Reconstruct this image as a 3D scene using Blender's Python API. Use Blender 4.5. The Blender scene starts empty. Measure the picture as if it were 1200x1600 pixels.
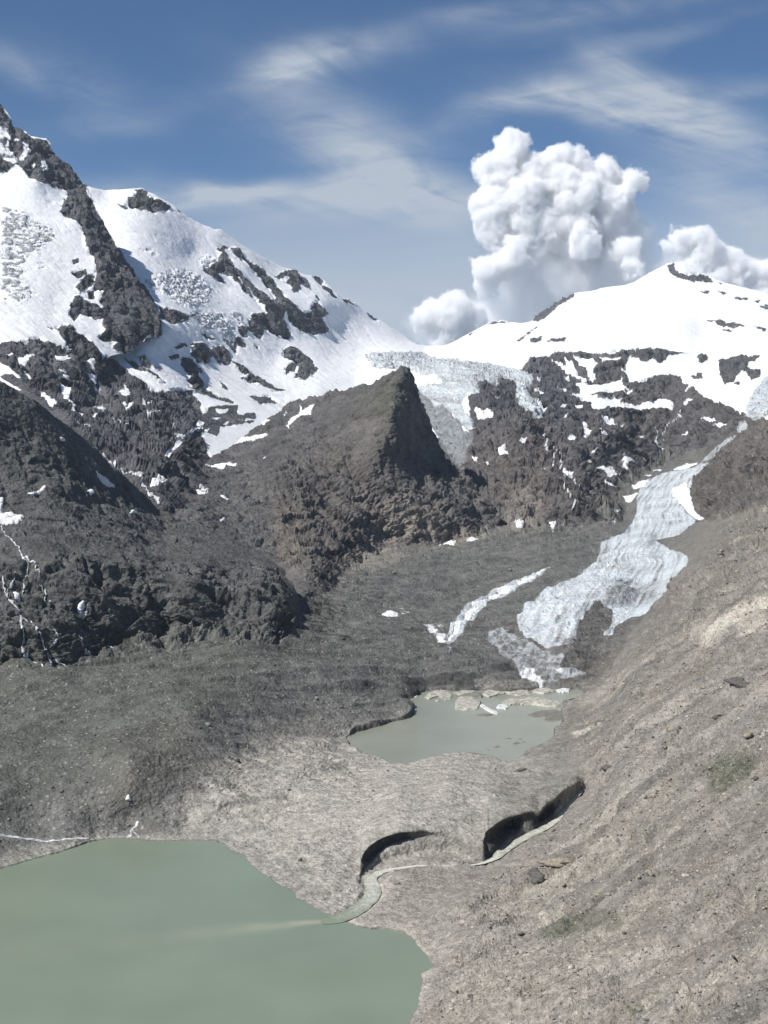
import bpy, math, random
import numpy as np
from mathutils import Vector
from concurrent.futures import ThreadPoolExecutor

S = bpy.context.scene
random.seed(4)
RNG = np.random.default_rng(7)
STEP = 1.05            # sampling of the terrain sheets, in 1/1200ths of the view width

# ------------------------------------------------------------------ camera model
# world units are metres, z = 0 is the level of the lower lake; the viewpoint is a terrace 330 m above it
CAMZ = 330.0
FOC = 2100.0
PITCH = math.atan(110 / FOC)
CP, SP = math.cos(PITCH), math.sin(PITCH)

def ray(u, v):
    a = (np.asarray(u, float) - 600.0) / FOC
    b = (800.0 - np.asarray(v, float)) / FOC
    return a, CP + b * SP, -SP + b * CP

def at(u, v, d):
    x, y, z = ray(u, v)
    return np.stack([x * d, y * d, z * d + CAMZ], -1)

def dep(u, v, q):
    """a distance, or (negative q) a height relative to the viewpoint turned into a distance"""
    if q > 0:
        return float(q)
    return float(q / ray(u, v)[2])

# ------------------------------------------------------------------ noise
_p = RNG.permutation(256)
PERM = np.concatenate([_p, _p]).astype(np.int32)
_g = RNG.normal(size=(256, 3)); _g /= np.linalg.norm(_g, axis=1)[:, None]
GRAD = _g.astype(np.float32)
POOL = ThreadPoolExecutor(4)

def _perlin(p):
    i = np.floor(p).astype(np.int32)
    f = (p - i).astype(np.float32)
    w = f * f * f * (f * (f * 6 - 15) + 10)
    i &= 255
    out = []
    x0, y0, z0 = i[:, 0], i[:, 1], i[:, 2]
    for dx in (0, 1):
        a = PERM[(x0 + dx) & 255]
        for dy in (0, 1):
            b = PERM[(a + y0 + dy) & 255]
            for dz in (0, 1):
                g = GRAD[PERM[(b + z0 + dz) & 255]]
                out.append(g[:, 0] * (f[:, 0] - dx) + g[:, 1] * (f[:, 1] - dy) + g[:, 2] * (f[:, 2] - dz))
    wx, wy, wz = w[:, 0], w[:, 1], w[:, 2]
    l = lambda a, b, t: a + (b - a) * t
    c = [l(out[2 * k], out[2 * k + 1], wz) for k in range(4)]
    return l(l(c[0], c[1], wy), l(c[2], c[3], wy), wx) * 1.6

def perlin(p):
    p = np.asarray(p, np.float64)
    sh = p.shape[:-1]
    q = p.reshape(-1, 3)
    n = len(q)
    if n < 20000:
        return _perlin(q).reshape(sh)
    k = max(4, n // 60000)
    r = list(POOL.map(_perlin, np.array_split(q, k)))
    return np.concatenate(r).reshape(sh)

def fbm(p, o=4, gain=.5, lac=2.03):
    a, t, s = 1.0, 0.0, 0.0
    for k in range(o):
        t = t + a * perlin(p * lac ** k + 17.3 * k); s += a; a *= gain
    return t / s

def ridged(p, o=4, gain=.5, lac=2.07):
    a, t, s, w = 1.0, 0.0, 0.0, 1.0
    for k in range(o):
        n = 1 - np.abs(perlin(p * lac ** k + 31.7 * k)) * 1.35
        t = t + a * w * n; s += a
        w = np.clip(n * 1.3, 0, 1); a *= gain
    return t / s

def billow(p, o=4, gain=.5, lac=2.1):
    a, t, s = 1.0, 0.0, 0.0
    for k in range(o):
        t = t + a * np.abs(perlin(p * lac ** k + 11.9 * k)); s += a; a *= gain
    return t / s * 2.2

def _blocks(p):
    i = np.floor(p - .5).astype(np.int32)
    best = np.full(len(p), 9e9); h = np.zeros(len(p))
    for dx in (0, 1):
        for dy in (0, 1):
            for dz in (0, 1):
                c = i + (dx, dy, dz)
                k = PERM[(PERM[(PERM[c[:, 0] & 255] + c[:, 1]) & 255] + c[:, 2]) & 255]
                r = p - (c + .5 + .42 * GRAD[k])
                d = (r * r).sum(1); n = d < best
                k2 = PERM[k + 77 & 255]
                hv = (r * GRAD[k2]).sum(1) * .9 + (k2 / 255.0 - .5) * .8
                best = np.where(n, d, best); h = np.where(n, hv, h)
    return h

def blocks(p):
    """angular blocks: every cell a plane of its own tilt and height"""
    sh = p.shape[:-1]; q = p.reshape(-1, 3)
    return np.concatenate(list(POOL.map(_blocks, np.array_split(q, max(4, len(q) // 60000))))).reshape(sh)

def sstep(a, b, x):
    t = np.clip((x - a) / (b - a), 0, 1)
    return t * t * (3 - 2 * t)

# ------------------------------------------------------------------ thematic maps of the ground cover
X0, Y0, XN, YN = -160, 100, 1540, 1660
SN = np.zeros((YN, XN), np.float32)     # snow cover
IC = np.zeros((YN, XN), np.float32)     # bare glacier ice
CR = np.zeros((YN, XN), np.float32)     # cragginess
WM = np.zeros((YN, XN), np.float32)     # brown against grey rock
BR = np.zeros((YN, XN), np.float32)     # pale silt and fresh rock
GR = np.zeros((YN, XN), np.float32)     # thin grass and lichen
DT = np.zeros((YN, XN), np.float32)     # dirt on snow and ice
SB = np.zeros((YN, XN), np.float32)     # fine rubble
WT_SHADE = np.zeros((YN, XN), np.float32)     # dark wet ice, with the walls' shade painted in
LB = np.zeros((YN, XN), np.int8)        # which landform

def gauss1(a, s, axis):
    r = max(1, int(3 * s)); k = np.exp(-.5 * (np.arange(-r, r + 1) / s) ** 2); k /= k.sum()
    pad = [(0, 0)] * a.ndim; pad[axis] = (r, r)
    b = np.pad(a, pad, mode='edge'); o = np.zeros_like(a)
    n = a.shape[axis]
    for j, kk in enumerate(k):
        sl = [slice(None)] * a.ndim; sl[axis] = slice(j, j + n)
        o += kk * b[tuple(sl)]
    return o

def blur(a, s):
    return gauss1(gauss1(a, s, 0), s, 1)

def inside(poly, xs, ys):
    r = np.zeros(xs.shape, bool)
    n = len(poly)
    for i in range(n):
        x1, y1 = poly[i]; x2, y2 = poly[(i + 1) % n]
        if y1 == y2:
            continue
        c = ((y1 > ys) != (y2 > ys)) & (xs < (x2 - x1) * (ys - y1) / (y2 - y1) + x1)
        r ^= c
    return r

def paint(cv, poly, val, f=0.0):
    xs = [p[0] for p in poly]; ys = [p[1] for p in poly]
    m = int(3 * f + 2)
    a0, a1 = max(0, int(min(xs)) - m - X0), min(XN, int(max(xs)) + m + 2 - X0)
    b0, b1 = max(0, int(min(ys)) - m - Y0), min(YN, int(max(ys)) + m + 2 - Y0)
    if a1 <= a0 or b1 <= b0:
        return
    gx, gy = np.meshgrid(np.arange(a0, a1) + X0 + .5, np.arange(b0, b1) + Y0 + .5)
    k = inside(poly, gx, gy)
    if cv.dtype == np.int8:
        cv[b0:b1, a0:a1][k] = val
        return
    k = k.astype(np.float32)
    if f > 0:
        k = blur(k, f)
    s = cv[b0:b1, a0:a1]
    s += (val - s) * k

def line(cv, pts, wd, val, f=.5):
    pts = [np.array(p, float) for p in pts]
    for i in range(len(pts) - 1):
        w1 = wd[i] if isinstance(wd, (list, tuple)) else wd
        w2 = wd[i + 1] if isinstance(wd, (list, tuple)) else wd
        a, b = pts[i], pts[i + 1]
        t = b - a; L = np.hypot(*t) + 1e-6; n = np.array([-t[1], t[0]]) / L
        paint(cv, [tuple(a + n * w1 / 2), tuple(b + n * w2 / 2), tuple(b - n * w2 / 2), tuple(a - n * w1 / 2)], val, f)

def W(ox, oy, s, *polys):
    return [[(ox + x / s, oy + y / s) for x, y in p] for p in polys]

def samp(cv, u, v):
    x = np.clip(u - X0 - .5, 0, XN - 1.001); y = np.clip(v - Y0 - .5, 0, YN - 1.001)
    i = x.astype(int); j = y.astype(int); fx = x - i; fy = y - j
    if cv.dtype == np.int8:
        return cv[np.rint(y).astype(int), np.rint(x).astype(int)]
    return ((cv[j, i] * (1 - fx) + cv[j, i + 1] * fx) * (1 - fy) + (cv[j + 1, i] * (1 - fx) + cv[j + 1, i + 1] * fx) * fy)

# ---- snow on the upper mountains
UPPER = [(-160, 100), (1380, 100), (1380, 700), (1130, 640), (1000, 560), (830, 560), (700, 700), (640, 640), (560, 640), (430, 700), (330, 720), (300, 640), (255, 620), (160, 560), (60, 530), (-160, 560)]
paint(SN, UPPER, 1)
paint(CR, UPPER, 1)
CR[:] = np.maximum(CR, 0)
paint(CR, [(-160, 500), (0, 560), (260, 800), (420, 860), (520, 940), (700, 860), (860, 830), (970, 815), (1000, 740), (1200, 650), (1380, 600), (1380, 300), (-160, 300)], 1, 3)
# rock of the left crest and its rib
ROCK = W(0, 100, 3,
  [(-300, -200), (0, 180), (40, 250), (100, 310), (135, 340), (215, 365), (240, 380), (330, 490), (385, 550), (412, 570), (400, 590), (450, 680), (484, 745),
   (545, 850), (645, 1000), (710, 1100), (750, 1180), (756, 1245), (740, 1280), (690, 1275), (640, 1325), (595, 1353), (555, 1350), (528, 1335), (540, 1310),
   (500, 1300), (455, 1290), (490, 1250), (470, 1215), (500, 1180), (510, 1160), (470, 1110), (490, 1060), (440, 1050), (455, 960), (430, 890), (400, 860), (390, 790), (380, 750),
   (320, 720), (280, 690), (300, 640), (325, 620), (310, 590), (270, 580), (230, 560), (180, 550), (150, 535), (130, 510), (95, 480), (70, 470), (40, 495), (0, 510), (-300, 520)],
  [(330, 1130), (350, 1090), (400, 1110), (440, 1130), (500, 1150), (510, 1190), (440, 1200), (380, 1160), (350, 1200), (330, 1190)],
  [(350, 1050), (400, 990), (445, 985), (440, 1020), (400, 1060), (380, 1075)],
  [(405, 1070), (440, 1055), (450, 1095), (420, 1100)],
  [(335, 975), (400, 960), (405, 985), (370, 998), (340, 990)], [(335, 920), (365, 912), (370, 930), (345, 935)],
  [(640, 588), (668, 583), (690, 597), (686, 612), (735, 635), (770, 655), (806, 672), (775, 690), (720, 693), (675, 685), (615, 676), (600, 650), (597, 623), (640, 622)],
  [(540, 648), (590, 660), (600, 680), (575, 675)],
  [(820, 680), (850, 690), (840, 695)], [(850, 690), (888, 718), (870, 710)])
ROCK += W(300, 300, 3,
  [(50, 370), (110, 330), (135, 290), (110, 265), (150, 252), (180, 265), (215, 262), (260, 310), (330, 365), (390, 430), (440, 495), (490, 540), (530, 560), (600, 500), (540, 440), (480, 470), (440, 420), (390, 400),
   (400, 385), (440, 370), (480, 372), (540, 420), (580, 490), (610, 540), (640, 570), (610, 590), (645, 660), (590, 665), (540, 660), (520, 670), (450, 590), (430, 570), (465, 670), (455, 690), (400, 670), (340, 640), (320, 690), (260, 650), (280, 570), (350, 570), (320, 530), (230, 480), (130, 410)],
  [(430, 740), (460, 725), (500, 745), (540, 770), (590, 830), (570, 850), (530, 880), (480, 870), (500, 830), (440, 850), (435, 830), (480, 800), (430, 780)],
  [(560, 390), (595, 395), (640, 450), (690, 500), (670, 495), (620, 460), (585, 410)],
  [(700, 500), (745, 510), (760, 530), (720, 520)], [(720, 495), (780, 540), (800, 555), (760, 530)], [(815, 560), (880, 595), (860, 600), (830, 580)], [(930, 620), (980, 650), (960, 645)],
  [(560, 850 - 1000), (0, 0), (0, 1)])[:-1]
ROCK += W(220, 480, 4.615,
  [(130, 0), (230, 10), (290, 45), (350, 60), (340, 100), (260, 110), (220, 110), (160, 70), (140, 40)],
  [(350, 60), (430, 30), (510, 70), (520, 150), (480, 160), (430, 120), (410, 80)],
  [(640, 40), (720, 40), (735, 100), (730, 120), (680, 90)],
  [(700, 140), (760, 140), (770, 215), (710, 200)],
  [(620, 170), (660, 165), (680, 210), (730, 230), (760, 270), (760, 290), (700, 250), (690, 340), (640, 300), (600, 230)],
  [(370, 260), (450, 265), (490, 310), (560, 280), (590, 275), (640, 350), (640, 410), (560, 400), (500, 350), (490, 410), (400, 390), (360, 340)],
  [(430, 170), (480, 180), (540, 230), (510, 235), (450, 200)],
  [(230, 290), (320, 255), (340, 280), (270, 300)], [(200, 350), (270, 350), (290, 370), (240, 375)],
  [(300, 360), (350, 370), (450, 460), (430, 480), (400, 470), (420, 510), (450, 540), (480, 590), (560, 640), (620, 650), (680, 690), (600, 680), (500, 660), (440, 630), (380, 600), (350, 540), (340, 490), (310, 430), (290, 400)],
  [(650, 390), (720, 420), (830, 500), (940, 560), (960, 580), (1060, 600), (1000, 605), (900, 570), (840, 550), (760, 520), (690, 500), (780, 510), (740, 470), (660, 410)],
  [(560, 530), (610, 565), (630, 600), (590, 585)], [(780, 640), (930, 640), (1000, 690), (860, 695), (820, 670)], [(800, 270), (850, 275), (840, 305)],
  [(490, 710), (700, 700), (690, 760), (820, 760), (830, 800), (690, 810), (830, 820), (720, 850), (660, 850), (570, 860), (550, 930), (470, 900), (340, 920), (270, 1000), (200, 1100), (200, 1200), (-300, 1200), (0, 620), (50, 640), (120, 610), (280, 590), (370, 600), (430, 700), (440, 760)])
ROCK += W(0, 480, 4.615,
  [(300, 120), (370, 150), (500, 130), (560, 170), (640, 240), (700, 310), (760, 340), (800, 370), (870, 420), (930, 470), (1000, 560), (1060, 590), (1190, 610), (1200, 1300), (900, 1300), (600, 910), (350, 700), (160, 600), (-400, 700), (-400, 500), (0, 380), (130, 330), (240, 300), (200, 220), (290, 220), (350, 290), (420, 360), (510, 370), (570, 350), (480, 260), (420, 190)],
  [(880, 350), (1000, 410), (1200, 530), (1200, 545), (1100, 500), (960, 420)],
  [(990, 355), (1050, 340), (1080, 400), (1090, 440), (1010, 400)], [(1100, 410), (1170, 440), (1160, 455), (1110, 440)],
  [(0, 320), (90, 315), (150, 295), (230, 300), (120, 330), (0, 350)])
ROCK += W(600, 180, 2,
  [(885, 468), (905, 462), (912, 485), (940, 500), (980, 495), (1010, 500), (1030, 520), (985, 515), (960, 522), (930, 515), (895, 490)],
  [(985, 550), (1020, 548), (1010, 558)], [(1035, 545), (1075, 555), (1060, 560)], [(1085, 568), (1140, 570), (1130, 579)], [(1145, 580), (1180, 578), (1170, 584)],
  [(1000, 638), (1060, 642), (1135, 660), (1090, 665), (1030, 650)], [(1150, 660), (1195, 663), (1190, 675)], [(1050, 670), (1090, 671), (1080, 677)],
  [(1170, 595), (1200, 592), (1200, 606), (1180, 604)],
  [(500, 610), (545, 578), (592, 553), (595, 566), (560, 588), (520, 620), (480, 642), (463, 642), (475, 628)],
  [(415, 705), (490, 650), (480, 662), (440, 692), (425, 706)], [(455, 700), (495, 688), (490, 705), (460, 712)], [(505, 708), (545, 692), (570, 695), (560, 708)],
  [(1045, 520), (1065, 530), (1050, 527)], [(265, 685), (285, 675), (270, 690)], [(320, 655), (345, 643), (400, 645), (345, 650)])
# the cliff below the dome, and the crags beside the icefall
ROCK += W(820, 530, 4.615,
  [(20, 140), (120, 130), (160, 120), (270, 95), (400, 90), (480, 105), (620, 90), (740, 75), (850, 60), (920, 75), (1060, 75), (1180, 100), (1150, 300), (1300, 420), (1700, 600), (1400, 1000), (1200, 880), (900, 1000), (700, 1300), (0, 1400), (-650, 1400), (-560, 900), (-400, 700), (-400, 300), (-200, 200), (20, 240), (0, 200), (80, 170)])
for p in ROCK:
    paint(SN, p, 0, .6)
SNOW = W(300, 300, 3,     # gullies of the striped buttress
  [(150, 270), (168, 262), (240, 330), (335, 410), (400, 505), (380, 510), (290, 440), (210, 360)], [(216, 294), (250, 320), (330, 410), (315, 410), (255, 350)],
  [(120, 385), (155, 375), (230, 450), (330, 535), (342, 560), (300, 545), (210, 480)], [(412, 405), (450, 390), (460, 400), (430, 425)], [(500, 440), (520, 430), (550, 470), (530, 480)],
  [(350, 200), (300, 340), (250, 320)][:0] or [(196, 385), (222, 392), (320, 520), (300, 510)],
  [(422, 568), (440, 570), (480, 630), (540, 668), (520, 670), (470, 690)], [(500, 540), (560, 510), (560, 560), (530, 565)])
SNOW += W(0, 480, 4.615,
  [(0, 400), (60, 420), (130, 480), (150, 510), (120, 510), (90, 480), (40, 480), (0, 500), (60, 540), (160, 600), (130, 600), (50, 560), (-80, 500), (-80, 400)],
  [(120, 360), (180, 340), (260, 340), (200, 380), (170, 410), (130, 395)], [(40, 350), (100, 335), (90, 355), (50, 362)], [(180, 440), (210, 470), (230, 530), (205, 510), (170, 465)],
  [(350, 290), (420, 340), (510, 340), (515, 385), (430, 385), (390, 330)], [(280, 600), (330, 600), (370, 640), (420, 695), (350, 690), (310, 640)],
  [(430, 570), (500, 570), (510, 600), (500, 640), (540, 700), (570, 740), (615, 780), (580, 790), (560, 750), (530, 770), (520, 700), (440, 610)],
  [(540, 820), (580, 830), (570, 850), (670, 890), (600, 880)], [(675, 705), (730, 700), (775, 730), (750, 745), (690, 720)], [(650, 770), (700, 770), (680, 820), (655, 800)],
  [(640, 350), (690, 370), (680, 460), (650, 440), (640, 400)], [(610, 470), (700, 480), (690, 540), (730, 600), (690, 580), (630, 510)], [(700, 510), (760, 560), (800, 610), (770, 600), (720, 540)],
  [(650, 250), (720, 300), (770, 350), (740, 370), (720, 320), (670, 290)], [(510, 120), (640, 200), (640, 220), (560, 190)],
  [(860, 470), (890, 540), (940, 600), (930, 660), (840, 600), (820, 590), (900, 590)], [(830, 660), (900, 670), (910, 720), (850, 690)], [(880, 730), (960, 750), (900, 765)],
  [(1050, 760), (1110, 760), (1160, 740), (1150, 760), (1060, 790)], [(1010, 670), (1055, 700), (1040, 720)], [(1060, 690), (1110, 665), (1100, 690), (1070, 705)],
  [(440, 480), (500, 500), (505, 530), (450, 510)], [(420, 430), (490, 480), (470, 480), (420, 450)])
SNOW += W(220, 480, 4.615,
  [(390, 620), (430, 650), (500, 690), (560, 715), (490, 715), (480, 750), (440, 775), (450, 710)], [(530, 730), (640, 730), (620, 750), (570, 765)], [(510, 800), (590, 800), (540, 815)],
  [(410, 820), (450, 830), (450, 870), (390, 890), (340, 925), (335, 890), (390, 870)], [(450, 880), (500, 865), (470, 905)], [(235, 900), (310, 920), (320, 960), (270, 945)],
  [(200, 1040), (250, 980), (290, 990), (230, 1050), (190, 1100), (150, 1090)], [(260, 1090), (300, 1060), (345, 1075), (290, 1090)],
  [(460, 920), (500, 910), (500, 950), (560, 920), (580, 870), (700, 850), (770, 830), (800, 855), (720, 860), (640, 890), (560, 940), (570, 970), (610, 970), (590, 995), (500, 970)],
  [(830, 840), (910, 815), (930, 820), (880, 845)], [(1020, 770), (1050, 735), (1040, 775)], [(690, 770), (750, 745), (740, 780)],
  [(380, 940), (410, 935), (395, 950)], [(570, 840), (640, 825), (620, 845)], [(240, 825), (260, 850), (245, 850)])
SNOW += W(640, 540, 4.615,
  [(560, 330), (650, 385), (630, 400), (590, 370)], [(480, 280), (530, 320), (490, 360)], [(360, 570), (400, 580), (435, 630), (400, 615)],
  [(300, 490), (330, 510), (320, 530)], [(340, 500), (400, 510), (370, 520)], [(430, 790), (490, 800), (480, 825)], [(540, 840), (580, 845), (550, 870)], [(630, 720), (690, 700), (690, 750), (720, 780), (690, 800), (640, 770)],
  [(775, 665), (845, 655), (830, 700)], [(870, 390), (960, 420), (985, 470), (940, 480)], [(880, 285), (980, 355), (960, 370), (900, 310)], [(940, 880), (1040, 875), (1030, 895), (960, 930)],
  [(1060, 890), (1170, 930), (1200, 1000), (1110, 920)], [(780, 380), (850, 440), (800, 420)], [(900, 225), (950, 245), (930, 255)])
SNOW += W(820, 530, 4.615,
  [(185, 140), (230, 160), (300, 200), (290, 140), (350, 180), (380, 240), (460, 295), (440, 300), (370, 265), (300, 240), (250, 200)],
  [(345, 130), (430, 140), (450, 120), (480, 150), (540, 170), (500, 200), (490, 230), (520, 270), (465, 280), (440, 210), (390, 190)], [(530, 130), (580, 115), (630, 130), (700, 130), (670, 165), (560, 160)],
  [(720, 180), (760, 130), (820, 140), (850, 180), (920, 135), (970, 170), (1050, 115), (1180, 100), (1300, 100), (1300, 300), (1140, 320), (1120, 260), (1050, 250), (890, 270), (850, 300), (760, 310), (730, 260), (680, 235), (730, 220)],
  [(280, 250), (330, 290), (300, 290)],
  [(360, 320), (420, 310), (470, 320), (560, 320), (640, 300), (700, 280), (710, 330), (790, 385), (700, 380), (640, 380), (540, 380), (470, 400), (560, 430), (600, 430), (640, 425), (700, 440), (680, 465), (790, 480), (850, 460), (930, 460), (940, 430), (990, 440), (1060, 425), (1070, 510), (1000, 505), (920, 490), (830, 520), (760, 500), (680, 490), (600, 490), (540, 510), (480, 510), (470, 450), (400, 430), (330, 400), (240, 350), (200, 310), (310, 380), (400, 390), (400, 350)],
  [(50, 330), (150, 405), (120, 410)], [(40, 440), (120, 470), (150, 520), (110, 520)], [(245, 495), (300, 480), (290, 505)], [(310, 450), (360, 480), (410, 490), (430, 520), (370, 510)],
  [(410, 570), (450, 610), (470, 650), (520, 660), (530, 690), (490, 665), (430, 710), (410, 600)], [(540, 570), (580, 560), (600, 590), (620, 570), (640, 610), (710, 650), (680, 645), (620, 620), (610, 640), (550, 590)],
  [(300, 715), (340, 720), (370, 700), (400, 710), (350, 740), (310, 745)], [(500, 740), (560, 760), (560, 785), (510, 760)], [(475, 785), (520, 785), (500, 815)], [(465, 845), (510, 870), (480, 870)],
  [(545, 905), (600, 920), (690, 975), (690, 985), (600, 975)], [(555, 1030), (640, 1060), (690, 1105), (600, 1070)],
  [(710, 820), (760, 840), (850, 885), (840, 895), (770, 870), (750, 880), (775, 915), (755, 920), (720, 870)], [(840, 850), (890, 875), (870, 880)], [(800, 695), (855, 720), (840, 725)], [(890, 815), (940, 860), (920, 840)],
  [(970, 755), (1000, 770), (1030, 795), (990, 790)], [(1110, 390), (1150, 350), (1200, 325), (1200, 345), (1140, 370)], [(1150, 450), (1200, 425), (1200, 440), (1150, 470)], [(1090, 515), (1140, 550), (1110, 550)], [(1095, 660), (1170, 650), (1175, 665), (1110, 670)],
  [(700, 1130), (800, 1125), (740, 1170), (720, 1150)], [(830, 925), (900, 940), (990, 940), (980, 955), (880, 945)], [(860, 980), (930, 978), (890, 988)], [(620, 550), (650, 548), (630, 562)], [(270, 560), (300, 550), (295, 575)])
SNOW += W(800, 500, 3,
  [(740, 250), (850, 160), (870, 200), (930, 180), (965, 190), (970, 250), (1010, 300), (1060, 265), (1100, 250), (1150, 280), (1130, 310), (1080, 355), (1000, 350), (960, 330), (920, 330), (905, 300), (880, 285), (840, 290), (800, 330), (850, 290), (790, 260)],
  [(850, 455), (920, 450), (970, 475), (900, 470)], [(925, 487), (1010, 475), (1000, 495)], [(990, 385), (1060, 380), (1090, 410), (1030, 405)], [(800, 380), (850, 365), (840, 380), (805, 400)],
  [(1150, 50), (1400, 60), (1400, 260), (1200, 230), (1160, 270), (1165, 225), (1130, 210), (1165, 165), (1100, 190), (970, 190), (960, 160), (850, 160), (830, 120)], [(1090, 225), (1110, 220), (1100, 245)])
SNOW_C = W(220, 480, 4.615,
  [(650, 960), (680, 950), (790, 940), (900, 915), (930, 925), (840, 945), (740, 970), (660, 990)], [(1060, 830), (1090, 800), (1140, 770), (1150, 710), (1170, 750), (1200, 730), (1260, 700), (1240, 730), (1200, 760), (1100, 820), (1070, 850), (1075, 880), (1050, 870)],
  [(400, 1115), (500, 1140), (560, 1125), (690, 1130), (670, 1150), (610, 1135), (590, 1170), (500, 1150)], [(830, 840), (910, 815), (930, 820), (880, 845)], [(1020, 770), (1050, 735), (1040, 775)], [(880, 1075), (905, 1072), (900, 1088), (880, 1088)],
  [(300, 1240), (400, 1245), (360, 1250)])
for p in SNOW:
    paint(SN, p, 1, .6)
ROCK2 = W(800, 500, 3, [(970, 190), (1070, 180), (1165, 165), (1130, 200), (1100, 220), (1130, 240), (1165, 230), (1160, 270), (1120, 275), (1080, 232), (1060, 260), (1000, 305), (975, 260)],
  [(862, 175), (890, 165), (922, 168), (915, 190), (880, 200)], [(838, 258), (890, 250), (890, 270), (850, 275)], [(520, 320), (545, 325), (540, 333)], [(1030, 295), (1070, 290), (1065, 305)])
for p in ROCK2:
    paint(SN, p, 0, .6)
for q in W(0, 100, 3, [(-60, 285), (0, 290), (30, 300), (60, 330), (42, 380), (62, 420), (90, 440), (62, 472), (30, 452), (0, 432), (-60, 420)], [(100, 358), (140, 378), (152, 400), (112, 450), (80, 440), (110, 400)], [(5, 275), (40, 262), (55, 275), (20, 290)], [(190, 450), (215, 455), (226, 495), (205, 505), (188, 475)], [(150, 460), (167, 456), (165, 478), (150, 472)], [(225, 470), (238, 480), (232, 500)], [(60, 345), (85, 340), (95, 360), (70, 372)], [(325, 560), (332, 570), (330, 590), (322, 580)], [(440, 870), (447, 880), (443, 890)]):
    paint(SN, q, .72, 1.2)
for q in W(0, 100, 3, [(95, 290), (112, 300), (105, 320), (92, 310)], [(40, 310), (52, 316), (48, 345), (36, 330)], [(15, 340), (28, 350), (24, 400), (12, 380)]):
    paint(SN, q, .2, 1)
# bare ice: the icefall, its two arms, the small fall at the right edge, crevassed patches left
ICE = W(560, 520, 4.0,
  [(30, 130), (150, 120), (400, 120), (450, 150), (640, 170), (800, 190), (950, 215), (1080, 260), (1090, 310), (1050, 340), (1080, 400), (1150, 480), (1160, 550), (1100, 510), (1010, 430), (980, 370), (990, 330), (940, 310), (860, 300), (880, 350), (860, 330), (780, 310), (740, 310), (770, 370), (740, 390), (700, 390), (650, 430), (660, 490), (700, 520), (730, 600), (690, 610), (640, 560), (560, 480), (520, 440), (480, 470), (440, 420), (380, 370), (370, 320), (500, 290), (480, 262), (400, 270), (330, 230), (310, 215), (200, 230), (90, 215)])
ICE += W(800, 500, 3, [(1400, 200), (1200, 250), (1170, 290), (1130, 340), (1100, 410), (1095, 470), (1140, 470), (1200, 440), (1400, 440)], [(1060, 530), (1050, 500), (1100, 480), (1110, 500), (1000, 590), (960, 640), (900, 665), (870, 690), (905, 640), (1000, 560)])
for p in ICE:
    paint(IC, p, 1, 1); paint(SN, p, .24, 1.5); paint(DT, p, .42, 3)
for p in W(0, 100, 3, [(0, 660), (100, 690), (200, 740), (280, 795), (230, 840), (180, 880), (120, 900), (100, 1000), (150, 1060), (160, 1080), (100, 1120), (0, 1110)], [(140, 940), (220, 930), (205, 970), (180, 980)], [(670, 1010), (760, 975), (830, 960), (900, 970), (950, 1000), (1000, 1060), (960, 1130), (900, 1140), (830, 1130), (780, 1080), (700, 1060)], [(560, 870), (590, 890), (620, 930), (600, 930)], [(620, 850), (720, 870), (770, 910), (700, 890)]) \
        + W(300, 300, 3, [(20, 320), (70, 300), (120, 300), (130, 320), (50, 365), (30, 350)], [(0, 560), (90, 560), (200, 640), (200, 740), (120, 640), (60, 640)], [(180, 560), (230, 570), (260, 640), (200, 610)]) \
        + W(220, 480, 4.615, [(500, 20), (620, 60), (700, 180), (640, 190), (560, 120)]):
    paint(IC, p, .75, 2); paint(SN, p, .52, 3)
paint(SN, [(640, 577), (660, 588), (680, 585), (686, 592), (660, 596), (650, 594)], 1, .7)
for q in W(560, 520, 4.0, [(360, 335), (380, 370), (440, 420), (480, 470), (520, 440), (560, 480), (640, 560), (720, 640), (640, 830), (560, 760), (420, 520), (390, 430)]):
    paint(SN, q, .12, 1.5); paint(IC, q, .3, 3)
for q in W(640, 540, 4.615, [(360, 570), (400, 580), (435, 630), (400, 615)], [(300, 490), (330, 510), (320, 530)], [(50, 250), (240, 255), (230, 290), (120, 310), (60, 290)]):
    paint(SN, q, .9, 1)
# dirty, streaked snow
for p, v in (([(-160, 460), (60, 470), (120, 540), (160, 570), (200, 600), (60, 560), (-160, 600)], .8), ([(160, 530), (260, 600), (300, 640), (230, 620)], .55), ([(0, 330), (100, 370), (110, 480), (0, 480)], .5), ([(240, 490), (420, 600), (560, 620), (440, 650), (300, 640)], .3), ([(480, 530), (560, 590), (640, 560), (560, 540)], .25)):
    paint(DT, p, v, 8)
# ---- valley floor, tongue, hillside
TONGUE = [(1107, 722), (1093, 727), (1073, 733), (1047, 737), (1027, 743), (1007, 753), (1000, 763), (995, 778), (995, 800), (987, 820), (967, 837), (940, 852), (934, 876), (900, 902), (862, 921), (825, 944), (806, 962), (809, 977), (818, 992), (840, 1006), (862, 1012), (892, 1006), (911, 992), (960, 985), (975, 974), (1009, 959), (1020, 944), (1050, 910), (1076, 878), (1074, 868), (1047, 858), (1028, 848), (1024, 845), (1060, 836), (1090, 815), (1085, 808), (1070, 790), (1078, 770), (1083, 750), (1100, 735), (1110, 728)]
paint(IC, TONGUE, 1, 1.2); paint(SN, TONGUE, 0, 1)
TDIRT = W(750, 700, 2.667, [(500, 410), (560, 385), (520, 440), (480, 500), (490, 450)], [(560, 560), (620, 600), (700, 590), (780, 540), (720, 640), (640, 660), (560, 640), (500, 650)], [(300, 790), (400, 770), (440, 830), (380, 830)], [(640, 270), (650, 200), (600, 260), (560, 380), (620, 340)])
for p in TDIRT:
    paint(DT, p, .55, 6)
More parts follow.
